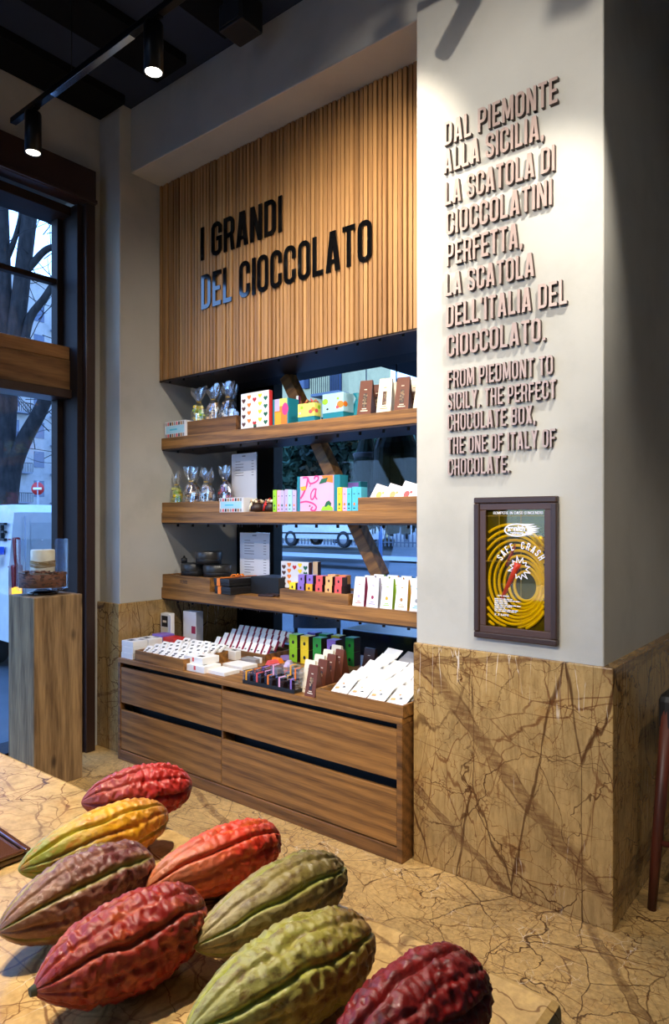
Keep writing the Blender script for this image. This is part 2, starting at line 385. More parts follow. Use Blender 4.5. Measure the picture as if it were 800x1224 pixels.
# ------------------------------------------------------------------ lettering: a condensed stroke alphabet
def arc(cx, cy, r, a0, a1, n=5): return [(cx+r*math.cos(math.radians(a0+(a1-a0)*i/n)), cy+r*math.sin(math.radians(a0+(a1-a0)*i/n))) for i in range(n+1)]
def glyph(ch, hs=.064):
    W = .43; l, r, b, t = hs, W-hs, hs, 1-hs; R = .135; S = []; P = []
    rect = lambda x0, y0, x1, y1: P.append([(x0, y0), (x1, y0), (x1, y1), (x0, y1)])
    s2 = 2*hs
    if ch == 'I': W = s2; rect(0, 0, s2, 1)
    elif ch == 'L': W = .37; rect(0, 0, s2, 1); rect(s2, 0, W, s2)
    elif ch in 'EF':
        W = .38; rect(0, 0, s2, 1); rect(s2, 1-s2, W, 1); rect(s2, .5-hs*.9, W-.04, .5+hs*.9)
        if ch == 'E': rect(s2, 0, W, s2)
    elif ch == 'T': W = .4; rect(0, 1-s2, W, 1); rect(W/2-hs, 0, W/2+hs, 1-s2)
    elif ch == 'H': rect(0, 0, s2, 1); rect(W-s2, 0, W, 1); rect(s2, .5-hs, W-s2, .5+hs)
    elif ch == 'D': rect(0, 0, s2, 1); S.append(([(s2, b)]+arc(r-R, b+R, R, -90, 0)+arc(r-R, t-R, R, 0, 90)+[(s2, t)], False))
    elif ch == 'O': S.append((arc(r-R, b+R, R, -90, 0)+arc(r-R, t-R, R, 0, 90)+arc(l+R, t-R, R, 90, 180)+arc(l+R, b+R, R, 180, 270), True))
    elif ch in 'CG':
        path = [(r, .64)]+arc(r-R, t-R, R, 0, 90)+arc(l+R, t-R, R, 90, 180)+arc(l+R, b+R, R, 180, 270)+arc(r-R, b+R, R, 270, 360)
        path.append((r, .36 if ch == 'C' else .52)); S.append((path, False))
        if ch == 'G': rect(W/2, .44, W-.001, .44+s2*.9)
    elif ch == 'S':
        R2 = .13
        S.append(([(r, .70)]+arc(r-R2, t-R2, R2, 0, 90)+arc(l+R2, t-R2, R2, 90, 180)+[(l, .66), (l+.04, .57), (r-.04, .43), (r, .34)]+arc(r-R2, b+R2, R2, 0, -90)+arc(l+R2, b+R2, R2, 270, 180)+[(l, .30)], False))
    elif ch == 'P': rect(0, 0, s2, 1); S.append(([(s2, t)]+arc(r-R, t-R, R, 90, 0)+arc(r-R, .43+R, R, 0, -90)+[(s2, .43)], False))
    elif ch == 'B':
        rect(0, 0, s2, 1); S.append(([(s2, t)]+arc(r-.11, t-.11, .11, 90, 0)+arc(r-.11, .5+.11, .11, 0, -90)+[(s2, .5)], False))
        S.append(([(s2, .5)]+arc(r-.12, .5-.12, .12, 90, 0)+arc(r-.12, b+.12, .12, 0, -90)+[(s2, b)], False))
    elif ch == 'R':
        rect(0, 0, s2, 1); S.append(([(s2, t)]+arc(r-R, t-R, R, 90, 0)+arc(r-R, .46+R, R, 0, -90)+[(s2, .46)], False))
        P.append([(W-s2-.04, .44), (W-.02-.04, .50), (W+.01, 0), (W-s2+.01, 0)])
    elif ch == 'A':
        W = .47; P.append([(0, 0), (.15, 0), (W/2+.045, 1), (W/2-.10, 1)]); P.append([(W-.15, 0), (W, 0), (W/2+.10, 1), (W/2-.045, 1)]); rect(.11, .19, W-.11, .19+s2*.85)
    elif ch == 'M':
        W = .56; rect(0, 0, s2, 1); rect(W-s2, 0, W, 1)
        P.append([(s2-.02, 1), (s2-.02, .72), (W/2-.06, .08), (W/2+.06, .08)]); P.append([(W-s2+.02, 1), (W/2+.06, .08), (W/2-.06, .08), (W-s2+.02, .72)])
        P[-2] = [(.02, 1), (s2+.03, 1), (W/2+.055, .1), (W/2-.055, .1)]; P[-1] = [(W-s2-.03, 1), (W-.02, 1), (W/2+.055, .1), (W/2-.055, .1)]
    elif ch == 'N': W = .45; rect(0, 0, s2, 1); rect(W-s2, 0, W, 1); P.append([(.01, 1), (s2+.02, 1), (W-.01, 0), (W-s2-.02, 0)])
    elif ch == 'X': P += [[(0, 0), (.16, 0), (W, 1), (W-.16, 1)], [(W-.16, 0), (W, 0), (.16, 1), (0, 1)]]
    elif ch == 'Y': W = .45; P += [[(0, 1), (.16, 1), (W/2+.07, .42), (W/2-.07, .42)], [(W-.16, 1), (W, 1), (W/2+.07, .42), (W/2-.07, .42)]]; rect(W/2-hs, 0, W/2+hs, .46)
    elif ch == ',': W = s2; P.append([(0, 0), (s2*.3, -.14), (s2*.75, -.10), (s2, 0), (s2, s2), (0, s2)])
    elif ch == '.': W = s2; rect(0, 0, s2, s2)
    elif ch == "'": W = s2*.9; P.append([(0, 1), (W, 1), (W*.8, .74), (W*.2, .74)])
    elif ch == '2': S.append(([(l, .72)]+arc(l+R, t-R, R, 180, 90)+arc(r-R, t-R, R, 90, 0)+[(r, .62), (l, .16), (l, b), (W, b)], False))
    for path, closed in S:                                   # strokes become joined quads
        n = len(path); L = []; Rr = []
        for i in range(n):
            p = Vector(path[i]); a = Vector(path[i-1]) if (i > 0 or closed) else None; c = Vector(path[(i+1) % n]) if (i < n-1 or closed) else None
            d1 = (p-a).normalized() if a is not None and (p-a).length > 1e-6 else None
            d2 = (c-p).normalized() if c is not None and (c-p).length > 1e-6 else None
            d1 = d1 or d2; d2 = d2 or d1; d = (d1+d2).normalized(); k = 1/max(.5, d.dot(d1)); nrm = Vector((-d.y, d.x))*hs*k
            L.append(p+nrm); Rr.append(p-nrm)
        for i in range(n if closed else n-1):
            j = (i+1) % n; P.append([tuple(Rr[i]), tuple(Rr[j]), tuple(L[j]), tuple(L[i])])
    return W, P
def glyph_mb(ch, x, z, sx, sz, y0, y1, mat=0, side=1, hs=.064):
    W, P = glyph(ch, hs); mb = MB()
    for k, poly in enumerate(P):
        pl = [(x+p[0]*sx, z+p[1]*sz) for p in poly]
        e = .00012*((k*7) % 11)
        if y1 == y0: mb.flatpoly(pl, y0-e*.1, mat)
        else: mb.prism(pl, y0-e, y1, mat, side)
    return mb, W
def text_width(st, gap=.095, space=.25):
    x = 0
    for ch in st: x += space if ch == ' ' else glyph(ch)[0]+gap
    return x-gap
def text_mb(st, x0, z0, h, width, y, mat=0, y1=None, hs=.068):
    """one flat line of print added to a mesh"""
    k = width/text_width(st); mb = MB(); x = x0
    for ch in st:
        if ch == ' ': x += .25*k; continue
        g, W = glyph_mb(ch, x, z0, k, h, y, y if y1 is None else y1, mat, mat, hs); mb.merge(g); x += (W+.095)*k
    return mb
def wall_line(st, X0, X1, z0, z1, yb, yf, root, mats):
    k = (X1-X0)/text_width(st); x = X0
    for ch in st:
        if ch == ' ': x += .25*k; continue
        g, W = glyph_mb(ch, x-root.location.x, z0-root.location.z, k, z1-z0, yf-root.location.y, yb-root.location.y, 0, 1)
        g.build('letter', mats, root); x += (W+.095)*k

# ================================================================== THE SETTING
CEIL = 4.36; YP = 2.685; YM = 2.665; ZM = .993
XPL, XPR = -1.672, -.834
XR = -4.005; XW = -4.243
struct('floor', bx(-4.36, 3.0, -3.0, 6.0, -.12, 0), [M['marble_floor']])
struct('ceiling', bx(-4.6, 3.2, -3.2, 6.2, CEIL, CEIL+.15), [M['ceiling']])
mb = MB().box(-4.6, -3.95, -3.2, -3.0, -.12, CEIL).box(-1.56, 3.2, -3.2, -3.0, -.12, CEIL).box(-3.95, -1.56, -3.2, -3.0, 3.7, CEIL)
struct('wall_back', mb, [M['plaster']])
struct('wall_right', bx(3.0, 3.2, -3.0, 6.2, -.12, CEIL), [M['plaster']])
struct('wall_far', bx(XPR-.02, 3.0, 6.0, 6.2, -.12, CEIL), [M['plaster']])
struct('wall_pillar', bx(XPL, XPR, YP, 6.0, ZM-.01, CEIL, 0, .006), [M['plaster']])
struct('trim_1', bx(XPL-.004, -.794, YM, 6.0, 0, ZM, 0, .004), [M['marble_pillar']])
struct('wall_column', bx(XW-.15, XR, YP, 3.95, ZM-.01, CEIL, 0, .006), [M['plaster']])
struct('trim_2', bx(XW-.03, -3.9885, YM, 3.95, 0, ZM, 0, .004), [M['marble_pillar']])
struct('beam', bx(XR, XPL, 2.7715, 3.95, 3.9185, CEIL, 0, .006), [M['plaster']])
# window wall on the street side, pierced by tall openings (the one in view and three more towards the entrance)
WY = [(.35, 2.50), (-2.6, -.05)]
mb = MB()
ys = [-3.0]
for a, b in sorted(WY): ys += [a, b]
ys.append(YP)
for i in range(0, len(ys), 2): mb.box(XW-.25, XW, ys[i], ys[i+1], -.12, CEIL)
for a, b in WY: mb.box(XW-.25, XW, a, b, 3.72, CEIL)
struct('wall_left', mb, [M['plaster']])
# wall over and beside the rear shop window
mb = MB().box(XR, XPL, 3.72, 3.95, 3.3, 3.9185).box(XR, XPL, 3.72, 3.95, -.12, .12)
struct('wall_niche', mb, [M['black']])

def shop_window(n, a, b):
    """tall brown timber window: casing, pane frames, transom board, panes"""
    X = XW
    fr = MB()
    for p, q in ((a-.09, a-.02), (b+.02, b+.09)): fr.box(X-.0, X+.10, p, q, 0, 3.67, 0, .006)
    fr.box(X-.0, X+.11, a-.09, b+.09, 3.67, 3.90, 0, .006).box(X+.11, X+.125, a-.09, b+.09, 3.675, 3.70, 0, .003)
    o = struct('window_%d' % n, fr, [M['brown_frame']])
    jb = MB()
    for p, q in ((a-.02, a+.02), (b-.02, b+.02)): jb.box(X-.25, X+.06, p, q, 0, 3.66, 0, .003)
    jb.box(X-.25, X-.02, a+.02, b-.02, 3.60, 3.66, 0, .003)
    jb.box(X-.25, X-.02, a+.02, b-.02, 0, .10, 0, .003)
    jb.build('recess_lining', [M['brown_panel']], o)
    pf = MB()
    for z0, z1 in ((2.72, 3.60), (.10, 2.37)):
        for p, q in ((a+.02, a+.06), (b-.06, b-.02)): pf.box(X-.20, X-.12, p, q, z0, z1, 0, .003)
    pf.box(X-.19, X-.13, a+.06, b-.06, 3.155, 3.19, 0, .003)
    pf.build('pane_frame', [M['brown_panel']], o)
    bx(X-.20, X-.03, a+.02, b-.02, 2.43, 2.63, 0, .004).build('transom_board', [M['pale_wood']], o)
    bx(X-.20, X-.035, a+.02, b-.02, 2.632, 2.72, 0, .004).build('transom_ledge', [M['pale_wood2']], o)
    bx(X-.20, X-.005, a+.02, b-.02, 2.37, 2.428, 0, .004).build('transom_rail', [M['brown_frame']], o)
    bx(X-.165, X-.153, a+.055, b-.055, 2.71, 3.61).build('pane', [M['glass']], o)
    bx(X-.165, X-.153, a+.055, b-.055, .09, 2.38).build('pane', [M['glass']], o)
    return o
shop_window(1, *WY[0]); shop_window(2, *WY[1])
# unseen glazed shop front, added for blue daylight from behind the viewpoint
fr = MB()
for q in (-3.95, -2.79, -1.63): fr.box(q, q+.07, -3.16, -3.06, 0, 3.7, 0, .004)
for z in (0, 2.3, 3.63): fr.box(-3.95, -1.56, -3.15, -3.07, z, z+.07, 0, .004)
o = struct('window_4', fr, [M['brown_frame']])
for z0, z1 in ((.06, 2.31), (2.36, 3.64)): bx(-3.93, -1.58, -3.115, -3.105, z0, z1).build('pane', [M['glass']], o)
# rear shop window behind the shelves
fr = MB().box(XR+.01, -3.59, 3.74, 3.84, .0, 3.3, 0, .004).box(-3.59, XPL, 3.74, 3.84, 3.1, 3.3).box(-3.59, XPL, 3.74, 3.84, 0, .14)
o = struct('window_3', fr, [M['black_metal']])
bx(-3.59, XPL+.02, 3.785, 3.797, .14, 3.1).build('pane', [M['glass']], o)
# dark baffles under the ceiling, running back to the street wall
for i, (u0, u1) in enumerate(((24, 107), (-160, -75), (205, 262))):
    pa = onZ(u0, 1, CEIL-.06).x; pb = onZ(u1, 1, CEIL-.06).x
    o = bx(pa, pb, -2.8, 2.66, CEIL-.06, CEIL, 0, .005).build('ceiling_baffle', [M['black_baffle']])
    o['kind'] = 'structure'

# ================================================================== COUNTER AND FLOOR PIECES
ZC = 1.0
t = thing('display_counter', 'brown veined marble counter carrying the cocoa pods', 'counter', (-1.7, .2, 0))
bx(-1.5, 1.415, -.6, .579, ZC-.05, ZC, 0, .012).build('countertop', [M['marble_counter']], t)
bx(-1.46, 1.375, -.56, .54, 0, ZC-.05, 0, .006).build('body', [M['marble_counter']], t)

# weathered timber plinth
t = bx(-.152, .152, -.152, .152, 0, 1.11, 0, .006).build('timber_plinth', [M['old_wood']], None, (-3.925, 2.12, 0))
tag(t, 'weathered square timber plinth under the glass candle holder', 'plinth')

# glass candle holder with a candle standing in brown chips
zt = 1.11
t = thing('candle_holder', 'round footed glass candle holder filled with brown chips on the plinth', 'candle holder', (-3.94, 2.11, zt))
MB().lathe([(.0, 0), (.085, 0), (.09, .012), (.05, .02), (.035, .03), (.0, .03)], n=32).build('foot', [M['black_gloss']], t)
MB().lathe([(.0, .03), (.139, .03), (.144, .038), (.146, .33), (.139, .33), (.137, .044), (.0, .042)], n=48).build('glass_cylinder', [M['jar_glass']], t)
chips = MB().lathe([(.0, .046), (.132, .046), (.132, .125), (.0, .115)], n=32)
for k in range(210):
    a = rnd.random()*6.283; rr = .128*math.sqrt(rnd.random())
    mt = Matrix.Translation((rr*math.cos(a), rr*math.sin(a), .122+.012*math.cos(a+1)+rnd.random()*.012)) @ Matrix.Rotation(rnd.random()*3, 4, 'Z') @ Matrix.Rotation(rnd.random()-.5, 4, 'X')
    chips.rot_box(mt, (.02, .013, .006), rnd.choice((0, 0, 1, 2)), .002)
for k in range(240):
    a = rnd.random()*6.283; z = .05+rnd.random()*.08
    mt = Matrix.Translation((.129*math.cos(a), .129*math.sin(a), z)) @ Matrix.Rotation(a+PI/2, 4, 'Z') @ Matrix.Rotation(rnd.random()-.5, 4, 'Y')
    chips.rot_box(mt, (.02, .006, .010), rnd.choice((0, 1, 1)), .002)
o = chips.build('brown_chips', [flat('cocoa_chip', (122, 74, 48), .7), flat('dark_cocoa_chip', (74, 44, 26), .7), flat('pale_cocoa_chip', (168, 118, 86), .7)], t); o['kind'] = 'stuff'
c = MB().lathe([(.0, .10), (.066, .10), (.068, .105), (.068, .262), (.064, .267), (.0, .262)], n=36).build('candle', [flat('ivory_wax', (244, 232, 200), .45)], None, (-3.94, 2.11, zt))
tag(c, 'ivory pillar candle bound with twine inside the glass holder', 'candle')
tw = MB()
for k in range(7): tw.tube([(.0695*math.cos(2*PI*i/28), .0695*math.sin(2*PI*i/28), .165+k*.0055+.003*math.sin(i*.7+k)) for i in range(29)], .0028, 6)
tw.build('twine', [flat('jute_twine', (168, 138, 92), .9)], c)
MB().tube([(0, 0, .262), (.001, .001, .274)], .0015, 6).build('wick', [M['ink']], c)

# dark timber chair beside the pillar
def chair(name, label, loc, rz, frame, seatm, legr=.017):
    t = thing(name, label, 'chair', loc, rz)
    bx(-.22, .22, -.22, .22, .445, .49, 0, .015).build('seat', [seatm], t)
    for x, y in ((-.19, -.19), (.19, -.19)): MB().tube([(x*1.12, y*1.15, 0), (x, y, .46)], [legr*.75, legr*1.1], 10).build('leg', [frame], t)
    for x in (-.19, .19): MB().tube([(x*1.1, .27, 0), (x, .21, .46), (x, .235, .70), (x, .29, .90)], [legr*.75, legr*1.1, legr, legr*.85], 10).build('leg', [frame], t)
    b = MB(); n = 9
    P = []
    for i in range(n):
        q = -1+2*i/(n-1); P.append((q*.21, .255+.03*(1-q*q)))
    for z0, z1 in ((.62, .92),):
        for i in range(n-1):
            (xa, ya), (xb, yb) = P[i], P[i+1]
            b.add([(xa, ya-.015, z0), (xb, yb-.015, z0), (xb, yb+.03, z1), (xa, ya+.03, z1), (xa, ya+.01, z0), (xb, yb+.01, z0), (xb, yb+.055, z1), (xa, ya+.055, z1)],
                  [(0, 1, 2, 3), (4, 7, 6, 5), (3, 2, 6, 7), (0, 4, 5, 1), (0, 3, 7, 4), (1, 5, 6, 2)])
    b.build('backrest', [seatm], t)
    for x in (-.2, .2): MB().tube([(x, -.2, .22), (x, .24, .22)], .010, 8).build('stretcher', [frame], t)
    return t
pc = onZ(775, 1088, 0.0)
dark_leg = wood('mahogany_grain', srgb(96, 44, 30), srgb(48, 22, 16), scale=(14, 14, 1.2))
t = thing('bar_stool', 'dark wooden stool with a black padded seat beside the marble pillar', 'stool', (pc.x+.215, pc.y+.20, 0))
bx(-.19, .19, -.17, .17, .70, .86, 0, .03).build('seat', [M['black']], t)
for x in (-1, 1):
    for y in (-1, 1): MB().tube([(.205*x, .185*y, 0), (.19*x, .17*y, .25), (.155*x, .145*y, .80)], [.017, .021, .025], 14).build('leg', [dark_leg], t)
for y in (-.172, .172): MB().tube([(-.18, y, .27), (.18, y, .27)], .011, 10).build('stretcher', [dark_leg], t)
# ================================================================== CABINET
CX0, CX1, CY0, CY1, CZ = -3.893, -1.692, 2.596, 3.66, .658
t = thing('drawer_cabinet', 'long walnut cabinet with four flat drawer fronts under the shelves', 'cabinet', ((CX0+CX1)/2, 3.1, 0))
cw, c0, c1 = (CX1-CX0)/2, CY0-3.1, CY1-3.1
bx(-cw, cw, c0, c1, CZ-.03, CZ, 0, .003).build('worktop', [M['walnut']], t)
bx(-cw, -cw+.028, c0, c1, 0, CZ-.03, 0, .003).build('side_panel', [M['walnut_edge']], t)
bx(cw-.03, cw, c0, c1, 0, CZ-.03, 0, .003).build('side_panel', [M['walnut_edge']], t)
bx(-cw+.028, cw-.03, c0, c0+.03, 0, .066, 0, .003).build('bottom_rail', [M['walnut_edge']], t)
bx(-cw+.028, cw-.03, c0+.10, c1, .02, CZ-.03).build('carcass', [M['black']], t)
bx(-.115, -.10, c0+.01, c0+.12, .06, CZ-.03, 0, .002).build('divider', [M['walnut_edge']], t)
for z0, z1 in ((.373, .600), (.072, .325)):
    for x0, x1 in ((-cw+.03, -.1095), (-.1055, cw-.032)):
        bx(x0, x1, c0+.004, c0+.026, z0, z1, 0, .002).build('drawer_front', [M['walnut']], t)

# ================================================================== SLATTED SIGN PANEL
SX0, SX1, SZ0, SZ1, SY = XR+.004, XPL-.002, 2.5403, 3.916, 3.005
t = thing('slatted_panel', 'warm timber slat panel above the shelves, carrying the black sign', 'wall panel', ((SX0+SX1)/2, SY, SZ0))
hw = (SX1-SX0)/2; nsl = 74; pit = 2*hw/nsl
mb = MB(); tone = []
for i in range(nsl):
    x0 = -hw+i*pit; dz = 0
    nb = len(mb.f)
    w_ = pit*rnd.choice((.74, .78, .70, .8)); dp = rnd.choice((0, .0, .004, .007))
    mb.box(x0+.001, x0+w_, dp, .03, .0, SZ1-SZ0, 0, .0016)
    q = rnd.random(); tone += [q]*(len(mb.f)-nb)
tsl = NT('slat_timber'); v = tsl.coord((60, 60, 1.3)); gr = tsl.noise(v, 1.0, 5, .6)
g2 = tsl.noise(tsl.coord((3, 3, .4)), 1.0, 2)
tn = tsl.attr('tone')
ca = tsl.ramp(tn, [(0, srgb(122, 84, 48)), (.3, srgb(156, 111, 64)), (.6, srgb(174, 127, 76)), (.85, srgb(186, 138, 84)), (1, srgb(134, 92, 54))])
cb = tsl.mix(.5, ca, tsl.ramp(gr, [(.3, srgb(108, 72, 40)), (.7, srgb(194, 146, 90))]))
tsl.bsdf(cb, .5, 0, .35, Normal=tsl.bump(gr, .1, .003))
so = mb.build('slats', [tsl.m], t)
at_ = so.data.attributes.new('tone', 'FLOAT', 'FACE'); at_.data.foreach_set('value', tone)
bx(-hw, hw, .03, .045, 0, SZ1-SZ0).build('backing_board', [flat('dark_timber_backing', (58, 38, 22), .8)], t)
bt = MB().box(-hw, hw, .0, .40, -.006, .0).box(-hw, hw, .0, .012, -.012, .0)
for i in range(15): bt.lathe([(0, -.022), (.008, -.022), (.009, -.006)], (-hw+.08+i*.15, .03, 0), 8, 1)
bt.build('soffit_plate', [M['steel_dark'], M['black_metal']], t)
bx(-hw, hw, .045, .62, 0.001, SZ1-SZ0).build('casing', [M['black']], t)

sg = thing('sign_lettering', 'black gloss letters reading I GRANDI DEL CIOCCOLATO on the slats', 'sign', (SX0, SY, SZ0))
def line_from_px(st, u0, vt0, vb0, u1, vt1, vb1, Y, yb, root, mats):
    a, b = onY(u0, vb0, Y), onY(u1, vb1, Y); z0 = (a.z+b.z)/2
    z1 = (onY(u0, vt0, Y).z+onY(u1, vt1, Y).z)/2
    wall_line(st, a.x, b.x, z0, z1, yb, Y, root, mats)
line_from_px('I GRANDI', 240, 272.5, 311.6, 336.8, 233, 276.6, SY-.009, SY-.001, sg, [M['black_gloss'], M['black_gloss']])
line_from_px('DEL CIOCCOLATO', 240.6, 328, 369, 444, 262, 312.5, SY-.009, SY-.001, sg, [M['black_gloss'], M['black_gloss']])

# ================================================================== LETTERING ON THE PILLAR
YL = YP-.020
it = thing('wall_lettering', 'eight lines of larger taupe Italian letters standing on the pillar', 'lettering', (-1.5, YP, 2.2))
for a in (('DAL PIEMONTE', 531, 146.5, 175, 666.7, 91, 121), ('ALLA SICILIA,', 530.4, 181, 210.5, 650, 133, 162), ('LA SCATOLA DI', 531.8, 216.6, 245.5, 663, 174, 203.5),
          ('CIOCCOLATINI', 533, 252, 281, 659.7, 215, 244.5), ('PERFETTA,', 533.5, 289, 317, 624.4, 266, 296), ('LA SCATOLA', 532.6, 327, 353.5, 638.5, 301.7, 330.5),
          ("DELL'ITALIA DEL", 533.5, 364, 390.5, 677.8, 333.5, 363.5), ('CIOCCOLATO.', 534, 401, 426.5, 652, 378.5, 407)):
    line_from_px(a[0], *a[1:], YL, YP-.001, it, [M['letter_face'], M['letter_side']])
en = thing('wall_lettering', 'five lines of smaller taupe English letters standing on the pillar', 'lettering', (-1.5, YP, 1.8))
for a in (('FROM PIEDMONT TO', 534.8, 442, 463, 661, 425, 448), ('SICILY. THE PERFECT', 534.8, 468.5, 489, 664.5, 455, 477), ('CHOCOLATE BOX,', 535, 495, 515, 640, 484.5, 506),
          ('THE ONE OF ITALY OF', 535, 521.5, 541.5, 664, 514, 535.5), ('CHOCOLATE.', 535.5, 548, 568, 609, 545, 565)):
    line_from_px(a[0], *a[1:], YL, YP-.001, en, [M['letter_face'], M['letter_side']])

# ================================================================== FIRE HOSE CABINET IN THE PILLAR
a, b = onY(570, 594, YP), onY(669, 772, YP)
hx0, hx1 = a.x, b.x; hz1 = (onY(570, 594, YP).z+onY(669, 594, YP).z)/2; hz0 = (onY(570, 759.5, YP).z+onY(669, 773, YP).z)/2
t = thing('fire_hose_cabinet', 'brown framed fire hose cabinet set in the pillar below the letters', 'hose cabinet', ((hx0+hx1)/2, YP, (hz0+hz1)/2))
W2, H2 = (hx1-hx0)/2, (hz1-hz0)/2
def ring(x, z, i, y0, y1, bev):
    m = MB(); m.box(-x, x, y0, y1, z-i, z, 0, bev).box(-x, x, y0, y1, -z, -z+i, 0, bev).box(-x, -x+i, y0, y1, -z+i, z-i, 0, bev).box(x-i, x, y0, y1, -z+i, z-i, 0, bev); return m
ring(W2, H2, .026, -.030, 0, .005).build('outer_frame', [M['brown_frame']], t)
ring(W2-.024, H2-.024, .030, -.022, 0, .003).build('door_frame', [flat('brown_door_frame', (74, 50, 40), .4)], t)
iw, ih = W2-.052, H2-.052
bx(-iw-.01, iw+.01, -.004, -.0005, -ih-.01, ih+.01).build('back_plate', [flat('olive_lining', (66, 62, 14), .6)], t)
hose = MB(); gcx, gcz = iw*.35, -ih*.28
for k in range(10):
    r0 = .052+.0155*k
    run = []
    for i in range(81):
        q = 2*PI*i/80; x = gcx-.0075*k+r0*math.cos(q)*.95; z = gcz+.0035*k+r0*math.sin(q)*1.15
        if abs(x) < iw-.004 and abs(z) < ih-.004: run.append((x, -.0085-.004*(k % 2), z))
        else:
            if len(run) > 2: hose.tube(run, .0062, 8, 0, True)
            run = []
    if len(run) > 2: hose.tube(run, .0062, 8, 0, True)
hose.build('hose', [flat('yellow_hose_sheath', (236, 208, 30), .4)], t)
MB().tube([(-iw*.45, -.013, -ih*.52), (iw*.05, -.015, ih*.02), (iw*.12, -.015, ih*.1)], [.008, .013, .016], 12).build('nozzle', [flat('red_nozzle', (190, 52, 22), .35)], t)
MB().tube([(-iw*.3, -.012, ih*.05), (iw*.02, -.013, ih*.42)], [.008, .006], 10).build('lance', [flat('rust_red_lance', (150, 56, 20), .4)], t)
MB().lathe([(0, -.006), (.026, -.006), (.026, .0), (.018, .004), (0, .004)], (0, 0, 0), 20).merge(MB().tube([(0, 0, 0), (-.03, 0, -.03)], .011, 10)).build('valve_wheel', [flat('brass_valve', (206, 176, 30), .3, .5)], t, (iw*.78, -.012, ih*.47)).rotation_euler = (PI/2, 0, 0)
pane = bx(-iw-.004, iw+.004, -.0205, -.019, -ih-.004, ih+.004).build('pane', [M['amber_glass']], t)
gl = MB()
for z in (.89, .50, .12): gl.box(-iw, iw, -.0212, -.0205, ih*z, ih*z+.0012)
for x in (-.52, .22): gl.box(iw*x, iw*x+.0012, -.0212, -.0205, -ih, ih)
gl.build('score_lines', [flat('etched_amber_line', (176, 140, 20), .4)], t)
yy = -.0216
pr = text_mb("ROMPERE IN CASO D'INCENDIO", -iw*.72, ih*.92, ih*.046, iw*1.68, yy, hs=.05)
pr.build('heading_print', [M['white']], pane); pr = MB()
# oval badge with flames
def band(path, wd, y):
    m = MB(); n = len(path)
    for i in range(n-1):
        p, q = Vector(path[i]), Vector(path[i+1]); d = (q-p).normalized()*wd*.35; nn = Vector((-(q-p).y, (q-p).x)).normalized()*wd/2
        m.flatpoly([tuple(p-nn-d), tuple(q-nn+d), tuple(q+nn+d), tuple(p+nn-d)], y-.00006*(i % 5))
    return m
ox, oz, oa, ob = iw*.10, ih*.655, iw*.42, ih*.10
pr.merge(band([(ox+oa*math.cos(2*PI*i/40), oz+ob*math.sin(2*PI*i/40)) for i in range(41)], .0055, yy))
for k in range(6):
    z = oz-ob*.8+ob*.32*k
    x = ox+oa*math.sqrt(max(0, 1-((z-oz)/ob)**2))
    pr.flatpoly([(x-.012, z-ob*.2), (x+iw*.18, z+ob*.02), (x+iw*(.30+.05*(k % 2)), z+ob*.22), (x+iw*.14, z+ob*.24), (x-.012, z+ob*.26)], yy)
pr.build('badge_print', [M['white']], pane); pr = MB()
# arched heading and burst
st = 'SAFE CRASH'; cx_, cz_, R_ = iw*.22, ih*-.03, ih*.37
for k, ch in enumerate(st):
    if ch == ' ': continue
    ang = math.radians(148-k*(116/9)); g, W_ = glyph_mb(ch, -.2*.05, 0, .030, .030, yy, yy)
    mt = Matrix.Translation((cx_+R_*math.cos(ang)*1.0, 0, cz_+R_*math.sin(ang))) @ Matrix.Rotation(-(ang-PI/2), 4, 'Y')
    pr.merge(g, mt)
pr.build('arched_print', [M['white']], pane); pr = MB()
star = []
for i in range(25):
    q = 2*PI*i/24+.2; rr = ih*(.19 if i % 2 == 0 else .11)*(1+.12*math.sin(i*2.3)); star.append((iw*.17+rr*math.cos(q), ih*.01+rr*math.sin(q)))
pr.merge(band(star, .0035, yy))
pr.build('burst_print', [M['white']], pane); pr = MB()
pr.merge(text_mb('SAFE CRASH', -iw*.58, -ih*.475, ih*.026, iw*.40, yy))
for k in range(9):
    L = iw*(.62+.28*math.sin(k*1.9)); z = -ih*(.52+.026*k); x = -iw*.68
    while L > 0:
        ww = min(L, iw*(.06+.1*rnd.random())); pr.flatpoly([(x, z), (x+ww, z), (x+ww, z+ih*.013), (x, z+ih*.013)], yy); x += ww+iw*.02; L -= ww+iw*.02
pr.merge(text_mb('2 2 SAFE', -iw*.68, -ih*.80, ih*.036, iw*.5, yy))
pr.build('small_print', [M['white']], pane)
def font_mesh(txt, size, bold, name, mat, parent, loc, xs=1.0):
    cu = bpy.data.curves.new(name, 'FONT'); cu.body = txt; cu.size = size; cu.offset = bold; cu.align_x = 'CENTER'
    o = bpy.data.objects.new(name, cu); col.objects.link(o)
    me = bpy.data.meshes.new_from_object(o.evaluated_get(bpy.context.evaluated_depsgraph_get()))
    bpy.data.objects.remove(o); me.materials.clear(); me.materials.append(mat)
    o = bpy.data.objects.new(name, me); col.objects.link(o); o.parent = parent; o.location = loc; o.rotation_euler = (PI/2, 0, 0); o.scale = (xs, 1, 1); return o
font_mesh('zenith', ih*.125, .0014, 'badge_word', M['white'], pane, (ox-.004, yy, oz-ih*.012))
font_mesh('estintori', ih*.07, .0005, 'badge_word', M['white'], pane, (ox-.002, yy, oz-ih*.070))

